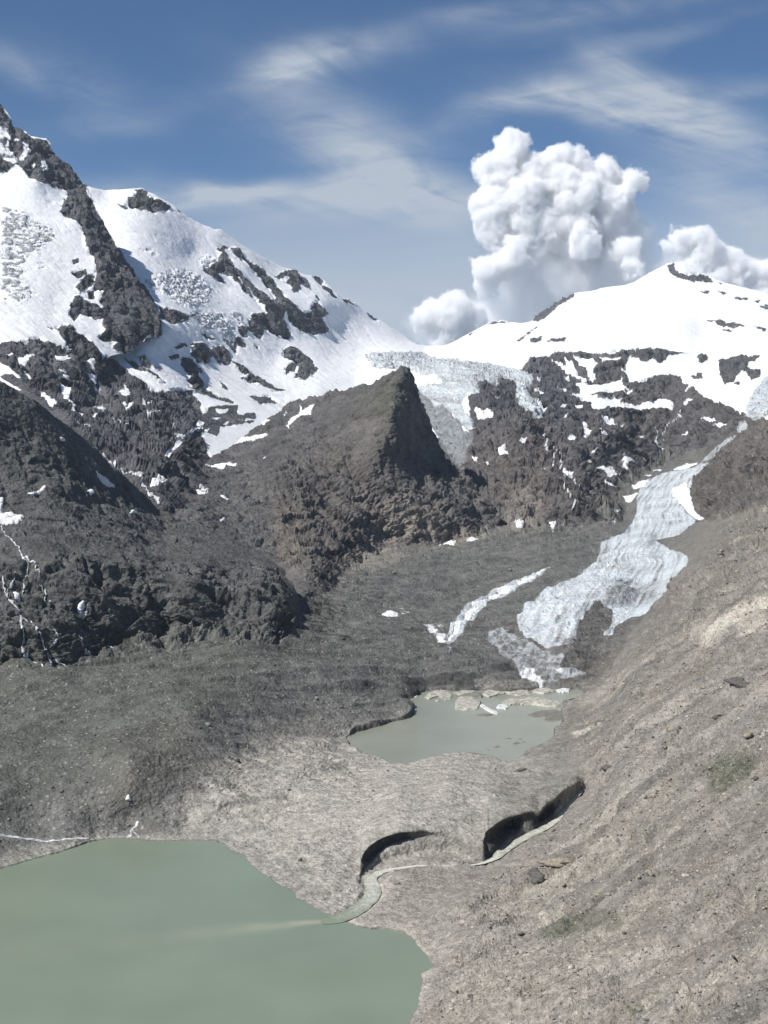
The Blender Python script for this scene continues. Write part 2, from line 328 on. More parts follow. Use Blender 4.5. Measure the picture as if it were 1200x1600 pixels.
for p in W(750, 700, 2.667, [(410, 738), (432, 700), (452, 668), (490, 650), (532, 654), (552, 690), (546, 740), (536, 792), (470, 800), (395, 792)], [(400, 800), (430, 775), (500, 775), (530, 800), (540, 870), (490, 890), (400, 890), (330, 860), (380, 830)]):
    paint(IC, p, 0.0, 1.5); paint(SB, p, .6, 3)
paint(IC, W(750, 700, 2.667, [(470, 774), (525, 768), (560, 762), (552, 790), (520, 786)])[0], 1, .8)
for p in W(750, 700, 2.667, [(800, 170), (830, 165), (860, 145), (880, 200), (890, 260), (935, 295), (910, 300), (870, 280), (830, 225), (800, 200)], [(590, 205), (640, 185), (660, 190), (620, 225)], [(505, 140), (560, 165), (580, 185), (530, 170)], [(500, 70), (560, 95), (590, 115), (530, 105)], [(625, 150), (700, 130), (690, 160), (640, 170)], [(285, 290), (320, 300), (305, 350), (295, 345)], [(565, 275), (598, 262), (590, 275), (570, 285)], [(800, 90), (860, 65), (910, 62), (850, 95)], [(550, 305), (570, 300), (560, 315)], [(140, 305), (165, 297), (168, 312), (145, 315)],):
    paint(SN, p, 1, .8)
STRIP = [(698, 1003), (712, 985), (735, 958), (760, 938), (790, 922), (825, 908), (861, 891), (890, 878)]
line(IC, STRIP, [8, 22, 22, 17, 15, 9, 4, 3], .9, 1)
line(SN, STRIP, [3, 8, 9, 9, 8, 4, 2, 1], .7, 1)
for p in W(550, 850, 2.667, [(380, 430), (400, 380), (340, 350), (280, 330), (260, 310), (240, 320), (300, 350), (350, 400)], [(430, 365), (470, 375), (455, 385)], [(160, 267), (210, 270), (265, 290), (215, 285)], [(345, 370), (380, 380), (370, 400), (350, 390)], [(375, 440), (415, 460), (400, 475)], [(270, 325), (300, 330), (380, 350), (400, 345), (380, 360), (320, 350)]):
    paint(IC, p, .5, 1); paint(SN, p, .55, 1.5)
RUB = W(550, 850, 2.667, [(560, 370), (640, 350), (720, 400), (800, 440), (900, 470), (860, 520), (980, 530), (990, 545), (880, 560), (800, 600), (740, 590), (700, 560), (720, 530), (660, 490), (600, 450)])
for p in RUB:
    paint(IC, p, .95, 3); paint(DT, p, .8, 8); paint(SN, p, .26, 4)
for p in W(550, 850, 2.667, [(840, 530), (870, 525), (890, 540), (860, 548)], [(680, 540), (720, 500), (760, 540), (790, 590), (760, 585), (720, 570)], [(750, 520), (770, 560), (800, 600), (780, 600)]):
    paint(SN, p, .75, 2); paint(DT, p, .25, 3)
# colour and character of the ground
paint(SB, [(-160, 1000), (440, 990), (520, 900), (600, 840), (960, 800), (1000, 960), (940, 1060), (1380, 560), (1380, 1760), (-160, 1760)], 1, 6)
paint(WM, [(1000, 980), (1100, 800), (1075, 740), (1200, 600), (1380, 500), (1380, 1760), (620, 1760), (600, 1460), (520, 1430), (600, 1360), (900, 1230), (860, 1150), (900, 1080)], .58, 14)
paint(WM, [(130, 1260), (190, 1170), (290, 1130), (330, 1180), (200, 1290)], .45, 22)
paint(WM, [(440, 900), (430, 790), (500, 760), (600, 840), (540, 900), (480, 930)], .25, 20)
paint(WM, [(400, 780), (600, 600), (640, 580), (660, 760), (560, 850)], .3, 20)
paint(WM, [(690, 700), (830, 640), (980, 800), (800, 830)], .45, 20)
paint(WM, [(940, 560), (1080, 590), (1180, 640), (1060, 720), (900, 700)], .3, 20)
TAN = [(250, 1310), (290, 1250), (330, 1215), (380, 1170), (450, 1145), (520, 1140), (560, 1165), (620, 1190), (700, 1178), (770, 1180), (800, 1197), (905, 1210), (912, 1240), (850, 1300), (770, 1345), (620, 1360), (640, 1420), (690, 1520), (640, 1610), (600, 1470), (520, 1440), (380, 1340), (330, 1315)]
paint(BR, TAN, .66, 20)
paint(BR, [(560, 1190), (700, 1185), (800, 1200), (880, 1220), (760, 1290), (640, 1295), (560, 1340), (470, 1330), (420, 1280)], .78, 18)
paint(BR, [(790, 1200), (950, 1200), (1100, 1340), (1100, 1500), (760, 1700), (640, 1700), (660, 1500), (560, 1440), (600, 1380), (760, 1350)], .32, 30)
paint(BR, [(960, 1100), (1200, 850), (1380, 700), (1380, 1760), (900, 1760), (840, 1300)], .17, 40)
paint(BR, [(0, 1330), (140, 1300), (280, 1300), (280, 1320), (60, 1350), (0, 1360)], .3, 5)
paint(GR, [(-160, 1000), (440, 990), (520, 920), (540, 960), (420, 1040), (380, 1100), (150, 1240), (-160, 1300)], .36, 25)
for p, v, f in (([(1095, 1200), (1130, 1180), (1180, 1180), (1175, 1215), (1110, 1240)], 1.0, 6), ([(840, 1450), (880, 1430), (960, 1425), (970, 1440), (900, 1460), (850, 1470)], .9, 5), ([(975, 1560), (1000, 1555), (1000, 1575), (980, 1578)], .9, 2), ([(1040, 1330), (1110, 1305), (1100, 1320), (1050, 1340)], .5, 4), ([(820, 1550), (890, 1530), (880, 1545), (830, 1560)], .6, 4), ([(940, 1280), (1010, 1270), (1000, 1300)], .3, 8), ([(560, 610), (640, 575), (640, 640), (610, 680), (560, 650)], .45, 10)):
    paint(GR, p, v, f)
for p, v, f in (([(1087, 1000), (1100, 985), (1200, 925), (1380, 860), (1380, 880), (1200, 945), (1150, 970), (1100, 1010)], .9, 3), ([(935, 1505), (1030, 1470), (1060, 1480), (1000, 1500), (950, 1515)], .5, 6), ([(1000, 1130), (1060, 1090), (1100, 1060), (1060, 1100), (1010, 1140)], .5, 5), ([(830, 1430), (850, 1425), (855, 1445)], .7, 3), ([(900, 1100), (920, 1085), (990, 1040), (1020, 1020), (1000, 1040), (930, 1100)], .5, 5), ([(890, 1145), (940, 1130), (942, 1134), (900, 1148)], .9, 1.5), ([(1150, 960), (1200, 940), (1200, 980), (1160, 1000)], .6, 5), ([(980, 1320), (1110, 1330), (1020, 1400), (900, 1440), (880, 1420)], .15, 10), ([(1130, 1460), (1200, 1380), (1250, 1360), (1200, 1420)], .15, 10)):
    paint(BR, p, v, f)
# pale bare rock about the foot of the pyramid and crags
for p, v, f in (([(580, 800), (620, 770), (700, 800), (660, 850), (600, 850)], .45, 10), ([(790, 780), (830, 760), (850, 800), (820, 825), (790, 820)], .4, 8), ([(640, 830), (760, 820), (760, 845), (640, 855)], .3, 5), ([(430, 800), (470, 790), (480, 880), (440, 870)], .12, 10), ([(560, 840), (620, 850), (640, 870), (580, 890), (520, 900)], .25, 8)):
    paint(BR, p, v, f); paint(WM, p, .6, f)
# cragginess of the lower ground
paint(CR, [(-160, 700), (0, 640), (140, 720), (330, 830), (300, 870), (120, 860), (-160, 850)], .35, 14)
paint(CR, [(-160, 880), (120, 870), (440, 890), (460, 1000), (280, 1010), (-160, 1070)], .9, 8)
paint(CR, [(-160, 1010), (90, 1060), (300, 1010), (440, 1000), (490, 940), (560, 880), (640, 870), (860, 835), (975, 820), (1000, 960), (900, 1180), (800, 1760), (-160, 1760)], .05, 4)
paint(CR, [(1060, 800), (1085, 750), (1200, 640), (1380, 560), (1380, 780), (1200, 800), (1110, 810)], .75, 8)
paint(CR, [(1035, 930), (1080, 880), (1200, 800), (1380, 780), (1380, 1000), (1150, 1040), (1000, 1010)], .38, 20)
paint(CR, [(300, 700), (440, 660), (430, 770), (400, 860), (270, 800)], .45, 15)
paint(CR, [(360, 600), (440, 640), (340, 700), (300, 650)], .2, 8)
# landforms of the valley sheet
LB[:] = 1
paint(LB, TONGUE + [], 2)
paint(LB, [(806, 962), (840, 1006), (892, 1006), (911, 992), (960, 985), (975, 974), (985, 990), (955, 1045), (930, 1062), (850, 1072), (800, 1062), (770, 1020), (760, 990), (790, 975)], 2)
paint(LB, [(1110, 728), (1100, 735), (1083, 750), (1070, 790), (1090, 815), (1060, 836), (1024, 845), (1047, 858), (1076, 878), (1050, 910), (1009, 959), (985, 990), (955, 1045), (930, 1066), (905, 1075), (885, 1100), (868, 1150), (805, 1192), (830, 1205), (912, 1212), (912, 1240), (850, 1305), (770, 1350), (620, 1358), (590, 1380), (560, 1430), (545, 1442), (640, 1500), (560, 1780), (1390, 1780), (1390, 500), (1150, 640)], 3)
# thin melt streams down the left cliff and the crags, foaming white
FALLS = []
def falls(ox, oy, s, pts, wd):
    FALLS.append(([(ox + x / s, oy + y / s) for x, y in pts], wd * (1.35 if ox == 0 else 1.1)))
falls(0, 800, 3, [(5, 70), (40, 120), (90, 170), (130, 240), (135, 265), (115, 300), (118, 350)], 1.6)
falls(0, 800, 3, [(120, 205), (160, 240), (175, 280), (210, 330), (220, 360), (215, 390), (240, 420)], 1.3)
falls(0, 800, 3, [(15, 285), (25, 330), (30, 380), (60, 420), (90, 450), (105, 480), (100, 540), (120, 590), (110, 640), (170, 690), (200, 735), (250, 770), (280, 788)], 3.0)
falls(0, 800, 3, [(75, 280), (65, 310), (35, 350), (25, 370)], 2.2)
falls(0, 800, 3, [(110, 480), (150, 510), (170, 545), (205, 580), (210, 620), (225, 660), (240, 690), (235, 730), (265, 775)], 2.6)
falls(0, 800, 3, [(225, 655), (270, 680), (310, 725), (360, 770)], 1.4)
falls(0, 800, 3, [(235, 515), (270, 540), (290, 570), (270, 600), (245, 620)], 1.3)
falls(0, 800, 3, [(370, 580), (400, 640), (440, 690), (490, 730)], 1.6)
falls(0, 480, 4.615, [(740, 1060), (830, 1130), (930, 1210), (1000, 1270)], 2.2)
falls(0, 450, 3, [(540, 815), (600, 875), (660, 920), (700, 970), (740, 1000), (750, 1030)], 2.4)
falls(0, 480, 4.615, [(815, 780), (830, 810), (890, 850), (950, 900)], 1.3)
falls(820, 530, 4.615, [(130, 690), (170, 770), (205, 850), (230, 930)], 2.0)
falls(820, 530, 4.615, [(210, 760), (250, 850), (265, 920), (250, 950)], 1.5)
falls(820, 530, 4.615, [(250, 950), (330, 980), (365, 1060), (385, 1120), (440, 1180)], 1.8)
falls(820, 530, 4.615, [(270, 980), (280, 1060), (300, 1130), (330, 1200), (340, 1260)], 1.6)
falls(820, 530, 4.615, [(1130, 520), (1080, 590), (1010, 640), (1000, 700), (1005, 740)], 1.2)
falls(820, 530, 4.615, [(910, 620), (960, 690), (950, 730), (985, 800), (985, 890)], 1.5)
falls(820, 530, 4.615, [(1030, 800), (1037, 900)], 1.0)
falls(820, 530, 4.615, [(530, 650), (590, 690), (615, 730)], 1.0)
falls(820, 530, 4.615, [(640, 740), (690, 790), (715, 830)], 1.0)

# undercut walls: wet ice, darkened further by shade painted into the colour
paint(WT_SHADE, [(562, 1346), (570, 1331), (580, 1320), (592, 1312), (605, 1306), (622, 1301), (640, 1299), (660, 1298), (672, 1299), (660, 1305), (640, 1309), (622, 1314), (605, 1323), (590, 1336), (577, 1352), (563, 1368)], .93, 1)
paint(WT_SHADE, [(640, 1299), (700, 1303), (745, 1322), (745, 1335), (700, 1322), (640, 1322)], .35, 3)
paint(WT_SHADE, [(757, 1301), (765, 1295), (788, 1280), (800, 1276), (830, 1267), (836, 1272), (842, 1271), (852, 1260), (866, 1252), (868, 1276), (850, 1288), (834, 1295), (830, 1280), (818, 1285), (812, 1303), (788, 1317), (768, 1340), (757, 1338)], .92, 1.2)
paint(WT_SHADE, [(625, 1056), (690, 1053), (740, 1056), (740, 1076), (690, 1076), (655, 1080), (645, 1092), (638, 1075)], .85, 1.5)
paint(WT_SHADE, [(762, 1038), (790, 1036), (806, 1042), (800, 1048), (770, 1047)], .9, 1)
# the crags calm down towards their feet
for q in ([(470, 960), (540, 895), (600, 868), (700, 862), (800, 840), (870, 842), (975, 825), (975, 806), (860, 820), (800, 812), (700, 838), (600, 845), (530, 885), (470, 930)],):
    paint(CR, q, .3, 5)

paint(CR, [(430, 660), (560, 600), (640, 574), (660, 610), (700, 716), (650, 770), (560, 740), (470, 740)], .6, 10)
paint(CR, [(470, 985), (540, 925), (600, 885), (700, 880), (800, 860), (975, 835), (975, 818), (860, 828), (800, 822), (700, 848), (600, 856), (530, 900), (470, 950)], .08, 4)
paint(LB, [(1062, 800), (1070, 775), (1083, 750), (1105, 697), (1200, 600), (1380, 500), (1380, 760), (1200, 795), (1150, 800), (1110, 812), (1090, 815)], 4)

paint(WM, [(1062, 800), (1070, 775), (1083, 750), (1105, 697), (1200, 600), (1380, 500), (1380, 760), (1200, 795), (1110, 812)], .32, 8)
paint(SB, [(560, 1190), (640, 1190), (700, 1180), (800, 1198), (900, 1215), (850, 1260), (760, 1290), (640, 1298), (570, 1325), (500, 1330), (430, 1280), (480, 1230)], .4, 14)


# ------------------------------------------------------------------ terrain sheets
def fit(ctrl):
    c = np.array([(u, v, 1.0 / dep(u, v, q)) for u, v, q in ctrl])
    n = len(c); x = c[:, :2] / 300.0
    r = np.linalg.norm(x[:, None] - x[None], axis=-1)
    A = np.zeros((n + 3, n + 3)); A[:n, :n] = r
    A[:n, n] = 1; A[:n, n + 1:] = x; A[n, :n] = 1; A[n + 1:, :n] = x.T
    s = np.linalg.solve(A, np.concatenate([c[:, 2], np.zeros(3)]))
    def f(U, V):
        sh = U.shape; q = np.stack([U.ravel(), V.ravel()], 1) / 300.0
        def ev(qq):
            o = s[n] + qq @ s[n + 1:]
            for j in range(n):
                o = o + s[j] * np.hypot(qq[:, 0] - x[j, 0], qq[:, 1] - x[j, 1])
            return o
        return np.concatenate(list(POOL.map(ev, np.array_split(q, 24)))).reshape(sh)
    return f

def normals(P):
    du = np.gradient(P, axis=1); dv = np.gradient(P, axis=0)
    n = np.cross(du, -dv)
    n /= np.linalg.norm(n, axis=-1, keepdims=True) + 1e-9
    return n

def hollow(dirv):
    return dirv / np.linalg.norm(dirv, axis=-1, keepdims=True)

class Sheet:
    streak = False

def beds(x, y, z):
    """axes of the bedding: the first along the strike line given, the third across the beds"""
    a_ = np.array([x, y, z], float); a_ /= np.linalg.norm(a_)
    c_ = np.cross(a_, [0, 1.0, 0]); c_ /= np.linalg.norm(c_)
    return np.stack([a_, np.cross(c_, a_), c_])

def sheet(u0, u1, top, bot, ctrl, lam, amp, smooth=5.0, fix=None):
    s = Sheet()
    us = np.arange(u0, u1 + STEP, STEP)
    vt = np.interp(us, [p[0] for p in top], [p[1] for p in top])
    vb = np.interp(us, [p[0] for p in bot], [p[1] for p in bot])
    n = int(np.ceil(np.max(vb - vt) / STEP))
    T = np.linspace(0, 1, n)[:, None]
    U = np.broadcast_to(us[None], (n, len(us))).copy(); V = vt[None] + (vb - vt)[None] * T
    g = 2.0
    gu = np.arange(u0 - 20, u1 + 22, g); gv = np.arange(vt.min() - 20, vb.max() + 22, g)
    GU, GV = np.meshgrid(gu, gv)
    w = np.maximum(fit(ctrl)(GU, GV), 1 / 14000.0)
    w = blur(w, smooth / g * 1.3)
    if fix is not None:
        w = fix(GU, GV, w)
    x = (U - gu[0]) / g; y = (V - gv[0]) / g
    i = np.clip(x.astype(int), 1, len(gu) - 3); j = np.clip(y.astype(int), 1, len(gv) - 3); fx = x - i; fy = y - j
    def cub(t):                                           # smooth (B-spline) reading of the raster
        return ((1 - t) ** 3 / 6, (3 * t ** 3 - 6 * t ** 2 + 4) / 6, (-3 * t ** 3 + 3 * t ** 2 + 3 * t + 1) / 6, t ** 3 / 6)
    cx, cy = cub(fx), cub(fy)
    w = sum(cy[q] * sum(cx[r] * w[j + q - 1, i + r - 1] for r in range(4)) for q in range(4))
    s.U, s.V, s.d = U, V, 1 / w
    s.lam, s.amp = lam, amp
    return s

def relief(s, extra=None):
    """displace the sheet along its own normals and work out the ground cover"""
    U, V = s.U, s.V
    P = at(U, V, s.d)
    N = normals(P)
    s.P0 = P
    d = s.d[..., None]
    lam = s.lam
    w1 = np.stack([fbm(P / (lam * .45) + 5.1, 3), fbm(P / (lam * .45) + 55.1, 3)], -1)
    px = s.d / FOC                                        # metres per unit of width
    wu = U + w1[..., 0] * s.wob; wv = V + w1[..., 1] * s.wob
    m = {k: samp(c, wu, wv) for k, c in (('snow', SN), ('ice', IC), ('crag', CR), ('warm', WM), ('pale', BR), ('grass', GR), ('dirt', DT), ('rub', SB), ('wet', WT_SHADE))}
    sn_soft = samp(SNB, U, V)
    crag = np.clip(samp(CR, U, V), 0, 1) * (1 - .93 * np.clip(sn_soft * 1.15, 0, 1)) * (1 - .85 * np.clip(m['ice'], 0, 1))
    # crags: big ribs, blocks, cracks; stretched along the steep direction so that walls get vertical flutes
    Q = P * np.array([1, .8, .62])
    warp = np.stack([perlin(Q / lam + 3.3), perlin(Q / lam + 13.3), perlin(Q / lam + 23.3)], -1)
    Qw = Q + warp * lam * .2
    h = .75 * fbm(Qw / (lam * 1.7), 2)
    G = P * np.array([1, 1, .34]) + lam * .12 * warp
    gul = ridged(G / (lam * 1.15) + 7, 4, .55)                       # gullies and ribs running down the fall line
    h = h - .95 * sstep(.52, .95, gul) + .25 * ridged(G / (lam * .5) + 27, 3, .55)
    R = s.strata
    Qb = (P @ R.T + lam * .06 * warp) / np.array([2.3, 1.0, .62])          # long along the beds, thin across them
    h = h + .60 * blocks(Qb / (lam * .62)) + .34 * blocks(Qb / (lam * .25) + 9) + .13 * blocks(Qb / (lam * .105) + 19)
    s.gul = gul
    # bedding: thin ledges dipping across the face
    t = (P @ R[2]) / (lam * .24) + 1.6 * perlin(P / (lam * 1.3) + 41) + .35 * perlin(P / (lam * .3) + 4)
    saw = lambda x: (x % 1.0) ** 1.6 - .38
    bedm = np.clip(.5 + 1.2 * fbm(P / (lam * 1.4) + 61, 2), 0, 1)
    h = h + bedm * (.30 * saw(t) + .15 * saw(t * 2.3 + .4) + .06 * saw(t * 5.1))
    disp = s.amp * crag * h
    # snow: soft rolls and wind drifts
    disp += s.amp * .10 * fbm(P / (lam * 1.3) + 77, 3) * np.clip(sn_soft, 0, 1) * np.clip(m['snow'], 0, 1)
    # broken ice: blocks and crevasses
    ic = samp(ICB, U, V)
    if ic.max() > .05:
        ic = ic * np.where(ic < .85, .45, 1.0)
        Pi = P @ s.icerot
        cre = ridged(Pi / s.icelam + 2.2 * fbm(P / (lam * .8), 2)[..., None], 3) - .5
        disp += ic * s.iceamp * (cre + .35 * blocks(Pi / (np.array(s.icelam) * .5) + 3))
    # rubble: fine lumps
    rub = m['rub'] * (1 - np.clip(m['ice'], 0, 1))
    rl = s.rublam
    if np.max(s.rubamp) > 0:
        lt = np.log2(np.broadcast_to(rl[..., 0] if np.ndim(rl) else np.full(U.shape, rl), U.shape)); rb = 0
        for kk in (2, 3, 4, 5):                          # lumps whose size suits what the sheet can carry there
            wgt = np.clip(1 - np.abs(lt - kk), 0, 1)
            if wgt.max() > 0:
                l_ = 2.0 ** kk; rb = rb + wgt * l_ / 16 * (1.3 * fbm(P / (l_ * 6) + 5, 3) + 1.2 * (billow(P / (l_ * 2.2), 2) - .4) + .5 * fbm(P / l_ + 9, 1))
        disp += rub * s.rubamp * rb
    if extra is not None:
        disp += extra(s, P, m)
    P = P + N * disp[..., None]
    s.P = P
    N2 = normals(P); s.N = N2
    # snow settles on ledges, slides off steep rock: break the edges up with noise and slope
    n1 = fbm(P * np.array([1, 1, 1.5]) / (lam * .22) + 9, 4)
    snow = m['snow'] + s.ragged * n1 + .30 * (N2[..., 2] - N[..., 2]) * (m['snow'] > .02) + .2 * (m['ice'] > .3) * ic_n(P, lam)
    m['snow'] = sstep(.38, .62, snow)
    m['ice'] = np.clip(m['ice'] + .25 * n1 * (m['ice'] > .05), 0, 1) * (1 - m['snow'])
    if s.streak:
        ac = P @ np.array([.62, .15, .77]); al_ = P @ np.array([.77, 0, -.62])
        stq = fbm(np.stack([ac / 16.0, al_ / 330.0, al_ * 0], -1) + 6, 4)
        m['dirt'] = np.clip(m['dirt'] * (.55 + 1.8 * np.clip(stq, -.3, 1)) + .16 * np.clip(stq - .05, 0, 1), 0, 1)
    m['tone'] = .5 + .5 * fbm(P / (lam * 2.2) + 88, 4)
    s.m = m
    return s

def ic_n(P, lam):
    return ridged(P / (lam * .5) + 15, 3) - .45

MESHN = ('snow', 'ice', 'warm', 'pale', 'grass', 'dirt', 'rub', 'tone', 'wet')

def make_mesh(name, co, quads, attrs, mat, smooth=True):
    me = bpy.data.meshes.new(name)
    me.vertices.add(len(co)); me.vertices.foreach_set('co', np.ascontiguousarray(co, np.float32).ravel())
    nq = len(quads); k = quads.shape[1]
    me.loops.add(nq * k); me.loops.foreach_set('vertex_index', np.ascontiguousarray(quads, np.int32).ravel())
    me.polygons.add(nq)
    me.polygons.foreach_set('loop_start', np.arange(0, nq * k, k, dtype=np.int32))
    me.update(calc_edges=True)
    if smooth:
        me.polygons.foreach_set('use_smooth', np.ones(nq, bool))
    for a, val in (attrs or {}).items():
        at_ = me.attributes.new(a, 'FLOAT', 'POINT'); at_.data.foreach_set('value', np.ascontiguousarray(val, np.float32).ravel())
    if mat:
        me.materials.append(mat)
    o = bpy.data.objects.new(name, me)
    S.collection.objects.link(o)
    return o

def tag(o, label, cat, kind=None, group=None):
    o['label'] = label
    if cat: o['category'] = cat
    if kind: o['kind'] = kind
    if group: o['group'] = group
    return o

def back_rows(s, dist=(8, 25, 60, 120, 220, 380, 600), slope=.7):
    """the far side of a crest: the ground drops away behind it"""
    x, y, _ = ray(s.U[0], s.V[0])
    dv = np.stack([x, y, np.zeros_like(x)], -1); dv /= np.linalg.norm(dv, axis=-1, keepdims=True)
    rows = []
    for q in dist[::-1]:
        r = s.P[0] + dv * q; r[:, 2] -= q * slope * (1 + .0 * q)
        r += .12 * q * (perlin(r / 60.0)[:, None]) * np.array([0, 0, 1.0])
        rows.append(r)
    k = len(rows)
    s.P = np.concatenate([np.stack(rows), s.P])
    s.U = np.concatenate([np.repeat(s.U[:1], k, 0), s.U]); s.V = np.concatenate([np.repeat(s.V[:1], k, 0), s.V])
    s.m = {a: np.concatenate([np.repeat(b[:1], k, 0), b]) for a, b in s.m.items()}
    s.nb = k

def grid_faces(n, m):
    i = np.arange(n * m).reshape(n, m)
    return np.stack([i[:-1, :-1], i[1:, :-1], i[1:, 1:], i[:-1, 1:]], -1).reshape(-1, 4)

def emit(s, name, mat, select=None):
    n, m = s.U.shape
    f = grid_faces(n, m)
    if select is not None:
        lab = s.lab.reshape(-1)[f[:, 0]]
        f = f[np.isin(lab, select)]
    used = np.unique(f); rm = np.full(n * m, -1, np.int32); rm[used] = np.arange(len(used))
    co = s.P.reshape(-1, 3)[used]
    return make_mesh(name, co, rm[f], {a: s.m[a].reshape(-1)[used] for a in MESHN}, mat)

def surf(s, u, v, off=0.0):
    """a point of a finished sheet"""
    nb = getattr(s, 'nb', 0)
    us = s.U[nb]; x = (u - us[0]) / STEP
    j = int(np.clip(x, 0, len(us) - 2)); col = s.V[nb:, j]
    i = int(np.clip(np.searchsorted(col, v), 1, len(col) - 2)) + nb
    return s.P[i, j] + s.N[i - nb, j] * off

# ---------- the valley floor: rubble, tongue and the near hillside
A_TOP = [(-160, 1015), (0, 1030), (100, 1040), (200, 1010), (300, 985), (440, 965), (480, 925), (520, 885), (570, 840), (600, 828), (700, 815), (790, 795), (860, 792), (940, 792), (965, 770), (985, 742), (1040, 712), (1085, 703), (1105, 697), (1125, 690), (1140, 672), (1160, 662), (1180, 652), (1200, 640), (1240, 615), (1360, 560)]
A_BOT = [(-160, 1750), (1360, 1750)]
A = [(640, 1600, -330), (660, 1560, -330), (675, 1510, -330), (655, 1480, -330), (600, 1452, -330), (550, 1442, -330), (520, 1432, -330), (495, 1418, -330), (455, 1390, -330), (420, 1365, -330), (385, 1335, -330), (350, 1318, -330), (280, 1312, -330), (150, 1312, -330), (60, 1340, -330), (0, 1358, -330), (-140, 1390, -330),
     (630, 1740, -330), (300, 1600, -336), (0, 1600, -336), (300, 1450, -336), (50, 1450, -336), (-140, 1740, -336), (300, 1740, -336),
     (1200, 1600, 565), (1200, 1400, 700), (1200, 1200, 890), (1200, 1050, 1130), (1200, 900, 1600), (1200, 820, 2480), (1200, 740, 3220), (1200, 650, 3650), (1360, 1740, 420), (1360, 1400, 560), (1360, 1000, 960), (1360, 800, 1700), (1360, 600, 3300),
     (1000, 1740, 520), (1000, 1600, 620), (1000, 1400, 790), (1000, 1250, 975), (1000, 1130, 1210), (1000, 1050, 1480), (830, 1600, 680), (820, 1450, 870), (850, 1370, 960), (740, 1550, 760), (730, 1430, 900),
     (870, 1150, -318), (805, 1195, -321), (912, 1235, -314), (890, 1095, -320), (950, 1060, -312), (980, 1010, -292), (1005, 960, -272), (1030, 920, -252), (1055, 885, -236), (1040, 845, -213), (1095, 805, -180), (1075, 745, 3850),
     (1100, 950, 1650), (1100, 1050, 1290), (1100, 880, 2150), (1130, 820, 2700), (1110, 760, 3300), (1150, 700, 3450), (1125, 693, 3900), (1150, 668, 3800), (1150, 740, 3260),
     (985, 760, 3800), (975, 810, -200), (940, 860, -240), (815, 960, -284), (800, 1000, -297), (830, 1062, -316), (900, 1060, -314), (1030, 780, 3600), (1000, 850, -214), (960, 920, -248), (900, 960, -268), (890, 1020, -292), (1045, 735, 4150), (1090, 720, 4400), (1040, 712, 4550), (985, 742, 4050),
     (-140, 1040, -252), (0, 1060, -262), (-140, 1160, -276), (0, 1150, -277), (0, 1240, -297), (0, 1320, -326), (-140, 1300, -312), (120, 1060, -262), (200, 1040, -257), (200, 1100, -270), (200, 1180, -276), (200, 1245, -303), (200, 1290, -327), (100, 1270, -312), (60, 1290, -322), (300, 1010, -255), (300, 1120, -270), (300, 1200, -296), (440, 1000, -262), (500, 940, -257), (540, 900, -250), (600, 855, -235), (700, 850, -233), (800, 822, -205), (860, 825, -208), (940, 815, -200), (930, 792, -182), (860, 795, -188), (700, 815, -205), (440, 965, -240), (300, 985, -238), (100, 1035, -248),
     (400, 1100, -282), (500, 1050, -283), (600, 1000, -286), (700, 950, -284), (800, 900, -262), (760, 990, -296), (560, 1080, -300), (480, 1130, -307), (400, 1160, -302), (620, 1030, -295), (640, 1030, -296), (700, 1030, -300),
     (600, 1058, -303), (640, 1053, -304), (690, 1053, -305), (738, 1056, -306), (790, 1066, -313), (545, 1150, -322), (570, 1140, -322), (622, 1122, -321), (636, 1108, -312), (632, 1085, -310), (648, 1090, -322), (660, 1079, -322), (700, 1077, -322), (750, 1076, -322), (850, 1073, -321), (905, 1077, -320), (885, 1100, -322), (845, 1165, -322), (790, 1194, -322), (760, 1180, -321), (700, 1179, -320), (650, 1188, -321), (600, 1190, -321), (700, 1130, -326), (780, 1120, -326),
     (400, 1250, -318), (300, 1290, -327), (350, 1225, -307), (500, 1200, -311), (700, 1228, -303), (620, 1242, -306), (770, 1232, -304), (850, 1232, -307), (700, 1200, -311), (470, 1330, -325), (500, 1280, -319), (560, 1400, -327), (520, 1370, -326)]
# undercut ice walls: the arch above the stream and the gorge beside it (rim and foot at one distance)
ARCH = [(563, 1346, 1367, 328), (570, 1332, 1360, 327.8), (580, 1321, 1352, 327.4), (592, 1313, 1345, 326.5), (605, 1307, 1339, 325.3), (622, 1302, 1334, 324.4), (640, 1300, 1330, 324), (660, 1299, 1328, 323.8), (680, 1300, 1327, 324), (700, 1304, 1328, 324.5), (715, 1309, 1331, 325), (730, 1315, 1338, 325.6), (745, 1323, 1346, 326.3), (754, 1322, 1347, 326.4), (762, 1316, 1345, 326)]
GORGE = [(757, 1302, 1340, 326.2), (765, 1296, 1339, 326), (775, 1288, 1330, 325.6), (788, 1281, 1319, 325), (800, 1277, 1312, 324.5), (815, 1272, 1304, 323.6), (830, 1268, 1298, 323), (842, 1272, 1294, 322.4), (852, 1258, 1288, 321.8), (866, 1250, 1279, 321), (880, 1236, 1264, 319.4), (893, 1228, 1250, 318), (901, 1222, 1243, 317), (909, 1224, 1237, 316), (916, 1230, 1233, 315.5)]
